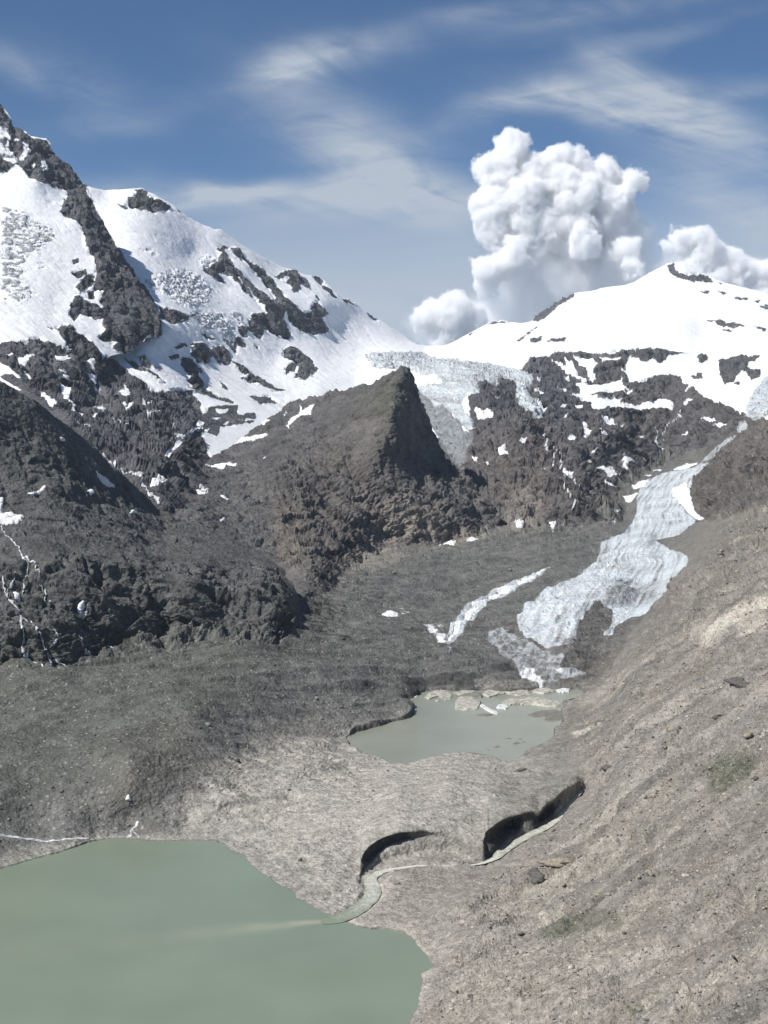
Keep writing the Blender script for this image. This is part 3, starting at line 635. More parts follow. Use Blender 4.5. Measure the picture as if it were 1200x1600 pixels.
def walls(U, V, w):
    for tab, top, cut in ((ARCH, 60.0, [.008] * 6 + [.006, .004, .002] + [0] * 6), (GORGE, 45.0, [.004, .014, .020, .020, .014, .002, .002, .014, .018, .014, .003, 0, 0, 0, 0])):
        t = np.array(tab); uu = t[:, 0]
        q = -t[:, 3] / np.array([ray(u, f)[2] for u, f in zip(uu, t[:, 2])]) * -1
        vr = np.interp(U, uu, t[:, 1]); vf = np.interp(U, uu, t[:, 2]); wq = 1 / np.interp(U, uu, np.abs(q))
        ins = (U >= uu[0] - .1) & (U <= uu[-1] + .1)
        up = np.clip(1 - (vr - V) / top, 0, 1) ** 2; dn = np.clip(1 - (V - vf) / 22.0, 0, 1) ** 2
        k = np.where(V < vr, up, np.where(V > vf, dn, 1.0)) * ins
        f_ = np.clip((V - vr) / (vf - vr), 0, 1)
        und = np.interp(U, uu, cut)                                   # hollowed out beneath the rim, most in the middle of the wall
        lean = 1 + und * np.sin(np.pi * np.clip(f_ * 1.02, 0, 1) ** .5) ** 2 * (V >= vr) + .004 * (1 - f_)
        w = w + (wq / lean - w) * k
    return w
A += [(640, 1349, -327.4), (700, 1352, -327), (590, 1360, -328), (580, 1390, -328.8), (800, 1330, -325.5), (870, 1290, -322), (770, 1348, -326.5), (620, 1375, -326), (700, 1370, -325)]
SNB = blur(SN, 3.0)
ICB = blur(IC, 2.0)
ICW = blur(IC, 3.2)

LAKE = [(-700, 1530), (-160, 1395), (0, 1358), (25, 1352), (60, 1341), (90, 1333), (118, 1322), (140, 1315), (165, 1311), (230, 1314), (290, 1314), (335, 1314), (350, 1319), (362, 1331), (383, 1338), (385, 1346), (402, 1362), (420, 1372), (428, 1379), (452, 1391), (462, 1398), (460, 1403), (480, 1413), (503, 1424), (513, 1430), (530, 1440), (545, 1443), (560, 1450), (580, 1452), (592, 1449), (612, 1454), (630, 1457), (645, 1467), (652, 1478), (668, 1496), (676, 1508), (668, 1517), (655, 1524), (660, 1532), (655, 1556), (650, 1578), (640, 1596), (634, 1620), (620, 1770), (540, 2300), (-700, 2300)]
LAGOON = [(543, 1150), (552, 1143), (570, 1140), (600, 1130), (622, 1123), (640, 1114), (648, 1106), (644, 1090), (652, 1081), (680, 1077), (740, 1077), (800, 1077), (850, 1074), (905, 1073), (915, 1078), (900, 1090), (880, 1095), (876, 1110), (882, 1128), (868, 1140), (866, 1152), (850, 1160), (825, 1172), (805, 1190), (795, 1195), (775, 1184), (758, 1178), (720, 1176), (690, 1179), (660, 1186), (635, 1192), (610, 1190), (590, 1180), (560, 1172), (546, 1162)]
LK = np.zeros((YN, XN), np.float32); LG = LK.copy()
paint(LK, LAKE, 1, 0); paint(LG, LAGOON, 1, 0)

def shore(s):
    """sink the ground under the two lakes and keep it dry around them"""
    wob = 2.2
    P = at(s.U, s.V, s.d)
    wu = s.U + wob * fbm(P / 14.0 + 3, 3); wv = s.V + wob * .6 * fbm(P / 14.0 + 63, 3)
    for cv, lev in ((LK, 0.0), (LG, 8.0)):
        k = samp(cv, wu, wv); kb = samp(blur(cv, 1.4), wu, wv); kw = samp(blur(cv, 10.0), wu, wv)
        z = s.P[..., 2]
        bed = lev - 1.0 - 3.0 * kw
        dry = np.maximum(z, lev + .35 + (kw < .5) * 3.0 * (.5 - kw))
        dry = np.where(kw > .01, dry, z)
        s.P[..., 2] = np.where(kw > .01, dry + (bed - dry) * sstep(.3, .7, kb), z)
        ring = np.clip(kw * 2.2, 0, 1) * (1 - k)
        s.m['wet'] = np.maximum(s.m['wet'], .55 * sstep(.1, .3, kb) * (1 - sstep(.45, .6, kb)))
        s.m['pale'] = np.clip(s.m['pale'] + .25 * ring, 0, 1)

# the outlet stream: line, level above the lower lake, width
STREAM = [(911, 1233, 15.0, 5), (904, 1240, 14.0, 6), (886, 1262, 10.5, 6), (868, 1284, 8.6, 9), (850, 1294, 7.6, 13), (828, 1305, 6.6, 13), (805, 1317, 5.8, 14), (785, 1330, 4.8, 15), (772, 1342, 4.2, 12), (752, 1350, 3.6, 5), (720, 1354, 3.2, 5), (690, 1354, 2.8, 6), (655, 1353, 2.4, 8), (625, 1357, 2.0, 10), (600, 1361, 1.7, 12), (582, 1368, 1.4, 14), (577, 1378, 1.2, 18), (585, 1390, 1.0, 20), (581, 1402, .8, 22), (568, 1415, .6, 24), (548, 1428, .4, 26), (525, 1438, .2, 24), (500, 1442, .12, 14)]
def stream_build():
    q = np.array(STREAM, float); L_ = np.concatenate([[0], np.cumsum(np.hypot(*np.diff(q[:, :2], axis=0).T))]); t = np.arange(0, L_[-1], 2.0)
    c_ = np.stack([np.interp(t, L_, q[:, k]) for k in range(4)], -1)
    c_[:, :2] = gauss1(c_[:, :2].copy(), 3, 0); c_[:, 2] = gauss1(c_[:, 2:3].copy(), 3, 0)[:, 0]
    w3 = np.array([at(u, v, (z - CAMZ) / float(ray(u, v)[2])) for u, v, z, w_ in c_])
    tg = np.gradient(w3[:, :2], axis=0); tg /= np.linalg.norm(tg, axis=1, keepdims=True); nn = np.stack([tg[:, 1], -tg[:, 0]], -1)
    half = c_[:, 3] / FOC * np.linalg.norm(w3[:, :2], axis=1) * .62
    co_ = []
    for i in range(len(t)):
        for k in np.linspace(-1, 1, 7):
            x, y = w3[i, :2] + nn[i] * half[i] * k * (1 + .25 * perlin(np.array([i / 6., k > 0, 3.])[None])[0])
            co_.append((x, y, w3[i, 2] + .12 + .25 * perlin(np.array([x / 3., y / 3., 1.])[None])[0] * (1 if abs(k) < .9 else 0)))
    return w3, half, np.array(co_)
STREAM_C, STREAM_H, STREAM_CO = stream_build()
A_SHEET = sheet(-150, 1350, A_TOP, A_BOT, A, 70.0, 22.0, 5.0, fix=walls)
a = A_SHEET
a.strata = beds(.8, .2, .45); a.lam = 70.0; a.wob = 3.0; a.ragged = .55
ang = math.radians(35)
a.icerot = np.array([[math.cos(ang), -math.sin(ang), 0], [math.sin(ang), math.cos(ang), 0], [0, 0, 1.0]])
a.icelam = np.array([60.0, 16.0, 30.0]); a.iceamp = 0.0
a.rublam = np.clip(a.d / FOC * 16, 4, 32)[..., None]; a.rubamp = 2.0
a.amp = 22.0 * np.clip(a.d / 1700, .6, 1.9)
def ground_extra(s, P, m):
    h = 0
    # bedding ribs running up across the hillside, and shallow gullies down it
    hill = samp(HILL, s.U, s.V)
    t = P @ np.array([-.50, .86, .12])
    q = t / 30.0 + 1.1 * perlin(P / 150.0) + .35 * perlin(P / 40.0 + 7)
    fade = np.clip(.45 + 1.5 * fbm(P / 80.0 + 12, 3), 0, 1)
    saw = lambda x: (x % 1) ** 1.5 - .4
    h = h + hill * fade * (5.0 * saw(q) + 2.6 * saw(q * 2.6 + .3) + 1.2 * saw(q * 6.1))
    h = h + hill * 6.0 * fbm(P / 110.0 + 31, 3)
    oc = sstep(.12, .34, fbm(np.stack([q * .55, t * 0 + 4, P @ np.array([.86, .5, 0]) / 75], -1) + 2, 4) + .25 * samp(OUT, s.U, s.V) - .08) * hill
    oc = np.maximum(oc, samp(OUT, s.U, s.V))
    Ph = P @ np.array([[.86, .5, 0], [-.5, .86, 0], [0, 0, 1.0]]).T
    scl = np.clip(s.d / 900, .6, 3)
    hb = 5.5 * blocks(Ph / np.array([26., 9, 9])) + 2.4 * blocks(Ph / np.array([9., 3.5, 3.5]) + 5) + 1.0 * blocks(Ph / 2.4 + 15)
    hb2 = 12.0 * blocks(Ph / np.array([70., 26, 26])) + 5.0 * blocks(Ph / np.array([26., 10, 10]) + 5)
    far = sstep(1000, 2200, s.d)
    h = h + oc * (hb * (1 - far) + hb2 * far) * .85
    gl = ridged(np.stack([(P @ np.array([.50, -.86, 0])) / 38, (P @ np.array([.86, .5, 0])) / 190, P[..., 2] * 0], -1) + 3 + .3 * perlin(P / 60.0)[..., None], 3)
    h = h - hill * (1 - oc) * 7.0 * sstep(.55, .95, gl) + hill * (1 - oc) * np.clip(s.d / 800, .6, 2.5) * (1.1 * blocks(Ph / np.array([11., 6, 6]) + 25) + .5 * blocks(Ph / np.array([4.2, 2.4, 2.4]) + 35))
    m['warm'] = np.clip(m['warm'] - .45 * oc * (far < .5), 0, 1); m['rub'] = m['rub'] * (1 - .7 * oc)
    sil = samp(GUL, s.U, s.V)
    h = h - sil * 5.0 * sstep(.5, .95, ridged(P / np.array([95., 26, 60]) + 6, 4, .5)) + sil * 5 * fbm(P / 50.0, 3)
    band = fbm(np.stack([q * 1.1, t * 0, P @ np.array([.86, .5, 0]) / 160], -1) + 3, 4)
    m['pale'] = np.clip(m['pale'] + hill * .62 * band + .18 * oc * hill, 0, 1); m['warm'] = np.clip(m['warm'] + hill * 1.5 * fbm(np.stack([q * .7, t * 0 + 9, P @ np.array([.86, .5, 0]) / 220], -1), 3), 0, 1)
    # moraine ridges and hummocks on the rubble-covered ice
    mor = m['rub'] * (1 - hill)
    Pm = P @ np.array([[.80, .60, 0], [-.60, .80, 0], [0, 0, 1.0]]).T
    h = h + mor * (11.0 * fbm(Pm / np.array([190., 70, 90]) + 4, 4) + 12.0 * (ridged(Pm / np.array([300., 44, 60]) + 8, 4) - .55)) * np.clip((s.d - 1000) / 520, .22, 1.15) * (1 - samp(FLAT, s.U, s.V))
    # flow lines along the glacier tongue: crevasses across it, dirt bands along it
    pt = np.array([at(u, v, d_) for u, v, d_ in FLOW]); sl = np.zeros(s.U.shape); tl = np.full(s.U.shape, 9e9); best = tl.copy(); acc = 0.0
    for k in range(len(pt) - 1):
        A_, B_ = pt[k, :2], pt[k + 1, :2]; v_ = B_ - A_; L_ = np.hypot(*v_); v_ = v_ / L_
        r = P[..., :2] - A_; al = np.clip(r @ v_, -200 if k == 0 else 0, L_ + (300 if k == len(pt) - 2 else 0)); ac = r[..., 0] * v_[1] - r[..., 1] * v_[0]
        dist = np.hypot(r[..., 0] - al * v_[0], r[..., 1] - al * v_[1]); n = dist < best
        best = np.where(n, dist, best); sl = np.where(n, acc + al, sl); tl = np.where(n, np.sign(ac) * dist, tl); acc += L_
    icm = np.clip(samp(ICB, s.U, s.V), 0, 1)
    F = np.stack([sl, tl, P[..., 2] * 0], -1)
    wv = 40 * fbm(P / 220.0 + 6, 2)
    bow = sl + tl * tl / 420.0 + wv                                   # ogives bulge downstream
    og = .5 + .5 * np.sin(bow / 26.0 + 2.0 * perlin(P / 150.0))
    fl = fbm(np.stack([sl / 260.0, (tl + .4 * wv) / 9.0, sl * 0], -1) + 4, 4)
    cr_ = ridged(np.stack([(bow) / 15.0, tl / 70.0, sl * 0], -1) + 8, 3)
    h = h + icm * (3.0 * og * .5 + 4.2 * (cr_ - .5) + 3.0 * fl + 7.0 * fbm(P / 130.0 + 70, 2))
    edge = samp(ICW, s.U, s.V)
    m['ice'] = np.where(edge > .01, sstep(.36, .60, edge * (.35 + .65 * np.clip(samp(IC, s.U, s.V) * 1.3, 0, 1)) + .55 * fl + .30 * fbm(np.stack([sl / 40., tl / 12., sl * 0], -1) + 2, 3) + .12 * (edge - .5)), 0) * np.clip(samp(ICB, s.U, s.V) * 1.6 + .1, 0, 1)
    m['dirt'] = np.clip(m['dirt'] * (.5 + 1.4 * np.clip(.5 + fl, 0, 1)) + icm * (.75 * np.clip(fl * 1.8, 0, 1) + .42 * (1 - og) * np.clip(.6 + fl, 0, 1) + .45 * np.clip(cr_ - .75, 0, 1) * 2), 0, 1)
    return h
FLOW = [(1110, 715, 4500), (1060, 742, 4050), (1035, 775, 3650), (1020, 805, 3350), (1000, 850, 2880), (975, 895, 2460), (930, 935, 2230), (880, 975, 2060), (840, 1030, 1870), (820, 1075, 1760)]
OUT = np.zeros((YN, XN), np.float32)
for q_ in ([(1087, 1000), (1100, 985), (1200, 925), (1380, 860), (1380, 880), (1200, 950), (1150, 975), (1100, 1012)], [(1030, 935), (1050, 900), (1110, 885), (1100, 930), (1060, 950)], [(1120, 1080), (1150, 1050), (1200, 1040), (1200, 1075), (1150, 1085)], [(1150, 965), (1200, 940), (1200, 985), (1160, 1005)], [(1000, 1135), (1060, 1095), (1130, 1050), (1120, 1070), (1060, 1110), (1010, 1145)]):
    paint(OUT, q_, .9, 4)
for l_ in ([(700, 1545), (790, 1500), (880, 1470)], [(820, 1570), (900, 1530), (960, 1510)], [(985, 1500), (1040, 1468), (1085, 1440)], [(1030, 1345), (1080, 1325), (1130, 1300)], [(1060, 1560), (1130, 1515), (1200, 1490)], [(930, 1260), (1000, 1210), (1060, 1180)], [(1080, 1160), (1140, 1120), (1200, 1090)], [(960, 1400), (1040, 1360)], [(1120, 1400), (1200, 1350)], [(900, 1340), (960, 1310), (1010, 1300)], [(1000, 1080), (1060, 1040), (1110, 1000)], [(700, 1440), (760, 1400), (800, 1385)], [(1100, 1290), (1160, 1250), (1200, 1235)], [(760, 1600), (840, 1575)]):
    line(OUT, l_, 7, .8, 2.0)
GUL = np.zeros((YN, XN), np.float32)
paint(GUL, [(290, 1260), (330, 1210), (430, 1150), (560, 1165), (600, 1195), (520, 1235), (420, 1280), (340, 1300)], 1, 12)
HILL = np.zeros((YN, XN), np.float32)
paint(HILL, [(690, 1500), (800, 1380), (930, 1250), (900, 1130), (990, 1020), (1080, 900), (1130, 810), (1200, 760), (1380, 640), (1380, 1760), (660, 1760)], 1, 18)
FLAT = np.zeros((YN, XN), np.float32)
paint(FLAT, [(540, 1280), (640, 1285), (750, 1280), (900, 1195), (930, 1200), (960, 1280), (780, 1380), (540, 1400)], .9, 8)
relief(a, ground_extra)
shore(a)
def carve(s):
    box = (s.U > 480) & (s.U < 930) & (s.V > 1215) & (s.V < 1460)
    P = s.P[box]; best = np.full(len(P), 9e9); lev = best.copy(); hw = best.copy()
    for c_, h_ in zip(STREAM_C, STREAM_H):
        d2 = np.hypot(P[:, 0] - c_[0], P[:, 1] - c_[1]); n = d2 < best
        best = np.where(n, d2, best); lev = np.where(n, c_[2], lev); hw = np.where(n, h_, hw)
    k = 1 - sstep(.85, 1.5, best / hw)
    z = P[:, 2]
    P[:, 2] = np.where(z < lev + 9, z + (np.minimum(z, lev - .9) - z) * k, z)
    s.P[box] = P
    pl = s.m['pale'][box]; s.m['pale'][box] = np.clip(pl + .2 * (1 - sstep(1, 2.6, best / hw)), 0, 1)
carve(a)
a.N = normals(a.P)
a.lab = samp(LB, a.U + 2.5 * fbm(a.P / 20.0, 3), a.V + 2.5 * fbm(a.P / 20.0 + 40, 3))
back_rows(a)
a.lab = np.concatenate([np.repeat(a.lab[:1], a.nb, 0), a.lab])

# ---------- the dark shoulder on the left
B_TOP = [(-160, 520), (0, 597), (30, 612), (60, 628), (85, 650), (110, 668), (135, 688), (150, 700), (185, 735), (215, 765), (250, 797), (300, 814), (350, 836), (400, 862), (430, 878), (445, 895), (458, 915), (470, 940), (480, 985)]
B_BOT = [(-160, 1110), (0, 1100), (100, 1100), (300, 1055), (440, 1030), (480, 1000)]
B = [(-140, 1090, 1440), (0, 1060, 1500), (0, 1100, 1500), (100, 1062, 1548), (100, 1100, 1548), (200, 1015, 1665), (200, 1060, 1665), (300, 1000, 1730), (300, 1050, 1730), (440, 1000, 1790), (440, 1030, 1790), (478, 985, 1960), (470, 945, 2020),
     (0, 985, 1548), (0, 900, 1630), (100, 985, 1585), (100, 890, 1670), (200, 940, 1705), (200, 870, 1780), (300, 940, 1760), (300, 890, 1830), (400, 960, 1790), (400, 915, 1860), (440, 960, 1810), (430, 885, 2130), (445, 930, 1900),
     (0, 800, 1790), (150, 800, 1930), (100, 750, 1920), (250, 850, 1980), (340, 860, 2050), (0, 700, 1900), (0, 597, 1960), (-140, 530, 2000), (-140, 800, 1700), (-140, 950, 1530), (60, 628, 2000), (110, 668, 2060), (150, 700, 2120), (215, 765, 2230), (250, 797, 2290), (300, 814, 2280), (350, 836, 2240), (400, 862, 2200)]
b = sheet(-150, 480, B_TOP, B_BOT, B, 60.0, 15.0, 4.0)
b.strata = beds(.9, .1, -.16); b.wob = 3.0; b.ragged = .5; b.icerot = np.eye(3); b.icelam = np.array([30., 30, 30]); b.iceamp = 0
b.rublam = 5.0; b.rubamp = 1.4
def shoulder_extra(s, P, m):
    return 1.6 * (1 - np.clip(m['crag'], 0, 1)) * (billow(P / 9.0, 3) - .4) + 4.0 * fbm(P / 60.0 + 3, 3)
relief(b, shoulder_extra); back_rows(b, slope=.5)

# ---------- the left crest with its rock rib
D_TOP = [(-160, 60), (0, 162), (12, 176), (22, 192), (35, 203), (48, 213), (62, 216), (72, 216), (80, 224), (92, 247), (105, 262), (115, 275), (125, 281), (137, 290), (142, 310), (150, 325), (161, 347), (168, 362), (182, 390), (198, 415), (215, 438), (236, 468), (245, 484), (252, 506)]
D_BOT = [(-160, 680), (0, 650), (100, 650), (150, 600), (172, 556), (186, 553), (200, 551), (214, 542), (230, 528), (246, 526), (252, 510)]
D = [(-140, 70, 5000), (0, 163, 5050), (48, 213, 5050), (72, 216, 5060), (92, 247, 5050), (115, 275, 5040), (137, 290, 5020), (161, 347, 4860), (198, 415, 4640), (236, 468, 4480), (252, 510, 4400),
     (100, 300, 4880), (0, 230, 4880), (120, 370, 4600), (130, 340, 4720), (140, 450, 4370), (165, 420, 4480), (150, 500, 4220), (200, 500, 4290), (195, 545, 4180), (60, 280, 4780), (0, 290, 4700), (0, 350, 4480), (60, 400, 4380), (0, 450, 4150), (90, 480, 4180), (-140, 300, 4600), (-140, 500, 3900), (0, 540, 3760), (60, 570, 3700), (100, 600, 3680), (160, 590, 3880), (0, 640, 3640), (100, 650, 3620), (230, 545, 4230)]
dd = sheet(-150, 252, D_TOP, D_BOT, D, 95.0, 26.0, 4.0)
dd.strata = beds(.7, 0, -.7); dd.wob = 2.5; dd.ragged = .55; dd.icerot = np.eye(3); dd.icelam = np.array([150., 60, 20]); dd.iceamp = 9
dd.streak = True; dd.rublam = 9.0; dd.rubamp = 0
relief(dd); back_rows(dd, slope=1.1)

# ---------- everything behind: snow peak, saddle, icefall, crags, dome
E_TOP = [(-160, 540), (40, 520), (80, 420), (110, 320), (128, 292), (137, 290), (150, 294), (165, 297), (185, 296), (213, 294), (222, 293), (230, 299), (240, 303), (255, 311), (270, 320), (283, 331), (297, 341), (315, 350), (335, 358), (345, 359), (360, 370), (385, 386), (410, 402), (440, 417), (460, 424), (480, 430), (497, 431), (507, 438), (520, 452), (540, 466), (556, 474), (575, 489), (590, 497), (610, 511), (628, 521), (640, 531), (652, 538), (668, 540), (690, 540), (702, 537), (722, 527), (745, 514), (765, 504), (785, 500), (800, 503), (815, 505), (830, 502), (838, 494), (855, 482), (870, 474), (882, 465), (897, 458), (925, 454), (950, 448), (975, 446), (990, 441), (1008, 430), (1030, 419), (1042, 411), (1055, 409), (1067, 409), (1080, 416), (1100, 427), (1120, 437), (1140, 443), (1160, 449), (1180, 453), (1200, 459), (1360, 500)]
E_BOT = [(-160, 720), (0, 700), (100, 770), (250, 840), (330, 770), (440, 730), (600, 730), (700, 810), (760, 860), (800, 870), (960, 860), (1000, 820), (1060, 780), (1100, 760), (1200, 720), (1360, 700)]
E = [(80, 420, 5400), (40, 530, 4400), (-140, 560, 4000), (137, 290, 5650), (165, 297, 5800), (213, 294, 5900), (240, 303, 5930), (270, 320, 6000), (297, 341, 6060), (345, 359, 6200), (385, 386, 6330), (440, 417, 6600), (480, 430, 6800), (507, 438, 6950), (556, 474, 7150), (610, 511, 7450), (640, 531, 7700), (668, 540, 8000), (702, 537, 8200), (745, 514, 8350), (785, 500, 8400), (830, 502, 8250), (870, 474, 8000), (897, 458, 7900), (950, 448, 7900), (1008, 430, 7950), (1042, 411, 7980), (1060, 409, 8000), (1080, 416, 8000), (1120, 437, 7950), (1160, 449, 7880), (1200, 459, 7800), (1350, 500, 7700),
     (600, 570, 5950), (700, 560, 6300), (570, 556, 6250), (640, 560, 6200), (760, 560, 6200), (830, 562, 5850), (900, 551, 5700), (950, 548, 5650), (1010, 543, 5650), (1075, 552, 5600), (1150, 560, 5400), (1200, 555, 5350), (1350, 560, 5200), (900, 530, 6600), (1000, 500, 7050), (1100, 520, 6700), (820, 530, 7000), (1000, 530, 6300), (1200, 510, 6600), (950, 490, 7150), (1060, 450, 7650), (700, 550, 7000),
     (1040, 728, 4680), (940, 745, 4150), (970, 812, 3560), (860, 828, 3340), (800, 825, 3310), (900, 640, 4850), (1000, 650, 5000), (1100, 640, 4850), (1150, 680, 4500), (1200, 600, 4850), (1170, 640, 4650), (960, 600, 5250), (1050, 600, 5250), (1100, 690, 4600), (1200, 690, 4300), (1000, 700, 4700),
     (740, 610, 4750), (760, 660, 4350), (800, 700, 4050), (850, 750, 3700), (900, 780, 3560), (930, 700, 4300), (700, 640, 4780), (690, 700, 4200), (740, 760, 3620), (760, 630, 4520), (830, 640, 4600), (800, 610, 5000), (680, 600, 5250), (650, 600, 5500), (660, 660, 4700), (745, 650, 4450), (800, 665, 4250), (850, 690, 4250), (870, 700, 4200),
     (560, 600, 5650), (500, 610, 5150), (440, 640, 4650), (520, 560, 5950), (480, 520, 6000), (500, 480, 6250), (400, 500, 5650), (450, 470, 6050), (350, 450, 5750), (380, 420, 6000), (300, 400, 5800), (240, 380, 5480), (280, 470, 5080), (350, 560, 5000), (200, 558, 4230), (225, 538, 4300), (256, 515, 4480), (250, 560, 4330), (300, 640, 4050), (220, 640, 3700), (160, 640, 3620), (250, 720, 2980), (200, 730, 2850), (120, 690, 2900), (0, 620, 3560), (100, 600, 3700), (60, 560, 3950), (190, 440, 4900), (330, 690, 3600), (280, 680, 3350), (310, 720, 3250), (430, 560, 5500), (600, 530, 6900), (540, 500, 6700), (600, 660, 4950), (450, 700, 4150), (250, 800, 2620), (330, 760, 3000), (150, 770, 2700)]
e = sheet(-150, 1350, E_TOP, E_BOT, E, 105.0, 30.0, 4.5)
e.strata = beds(.85, .1, -.42); e.wob = 2.2; e.ragged = .5
a3 = math.radians(-35)
e.icerot = np.array([[math.cos(a3), -math.sin(a3), 0], [math.sin(a3), math.cos(a3), 0], [0, 0, 1.0]])
e.icelam = np.array([170., 60, 24]); e.iceamp = 25
e.streak = True; e.rublam = 9.0; e.rubamp = 0
relief(e); back_rows(e, slope=.5)
EF = np.zeros((YN, XN), np.int8); EF[:] = 1
paint(EF, [(560, 550), (700, 553), (836, 576), (850, 590), (845, 660), (700, 640), (680, 680), (640, 640), (560, 600)], 2)
paint(EF, [(702, 530), (760, 480), (900, 380), (1400, 300), (1400, 560), (1200, 550), (1060, 543), (900, 549), (836, 562), (836, 576), (700, 553), (668, 545), (690, 530)], 3)
paint(EF, [(836, 562), (900, 549), (1060, 543), (1200, 550), (1400, 560), (1400, 900), (640, 900), (640, 640), (680, 680), (700, 640), (845, 660), (850, 590)], 4)
e.lab = samp(EF, e.U, e.V)

# ---------- the pyramid and the rock steps beside it
C_TOP = [(180, 800), (225, 790), (250, 775), (265, 758), (285, 745), (310, 733), (330, 716), (345, 706), (370, 690), (400, 668), (430, 648), (445, 637), (470, 628), (500, 617), (530, 609), (550, 603), (575, 596), (590, 591), (605, 583), (620, 577), (640, 574), (644, 582), (650, 604), (657, 622), (665, 640), (680, 678), (690, 700), (700, 716), (720, 740), (745, 768), (775, 795), (800, 830)]
C_BOT = [(180, 880), (250, 870), (350, 900), (430, 960), (470, 1000), (500, 975), (540, 930), (600, 890), (700, 880), (800, 870)]
C = [(640, 574, 3520), (620, 577, 3510), (590, 591, 3540), (550, 603, 3570), (500, 617, 3620), (445, 637, 3680), (400, 668, 3560), (345, 706, 3330), (310, 733, 3150), (265, 758, 2930), (230, 800, 2700), (180, 830, 2550),
     (632, 590, 3450), (615, 640, 3240), (603, 690, 3150), (600, 740, 3120), (618, 772, 3090), (650, 604, 3620), (665, 640, 3660), (690, 700, 3620), (700, 716, 3590), (640, 700, 3330), (640, 640, 3400), (650, 760, 3180), (690, 745, 3330), (720, 740, 3500), (745, 768, 3480), (775, 795, 3380),
     (520, 700, 3220), (445, 720, 3120), (540, 640, 3420), (570, 660, 3330), (350, 790, 2830), (430, 790, 2860), (480, 740, 3080), (500, 790, 2960), (300, 815, 2570), (430, 862, 2560), (480, 880, 2430), (560, 800, 2970), (650, 800, 3080), (720, 800, 3190), (600, 850, 2960), (600, 868, 2890), (650, 862, 2970), (700, 845, 3130), (700, 860, 3060), (560, 888, 2700), (790, 835, 3260), (540, 893, 2560), (505, 930, 2230), (470, 960, 2090), (470, 900, 2290), (420, 900, 2380), (350, 870, 2420), (250, 850, 2500), (600, 890, 2840), (700, 880, 3010), (500, 970, 2190), (470, 1000, 2060)]
paint(SN, [(u, v - 8) for u, v in C_TOP] + C_BOT[::-1], 0)
for p in SNOW_C:
    paint(SN, p, 1, .6)
SNB = blur(SN, 3.0)
c = sheet(180, 800, C_TOP, C_BOT, C, 85.0, 15.0, 2.5)
c.strata = beds(.86, .1, .40); c.wob = 3.5; c.ragged = .5; c.icerot = np.eye(3); c.icelam = np.array([30., 30, 30]); c.iceamp = 0
c.rublam = 7.0; c.rubamp = 1.5
relief(c, lambda s, P, m: 2.0 * (billow(P / 14.0, 3) - .4)); back_rows(c, slope=1.0)

# ------------------------------------------------------------------ materials
def nodes(name):
    m = bpy.data.materials.new(name); m.use_nodes = True
    nt = m.node_tree; b_ = nt.nodes['Principled BSDF']
    return m, nt, b_

def N_(nt, t, **k):
    n = nt.nodes.new(t)
    for a_, v_ in k.items():
        setattr(n, a_, v_)
    return n

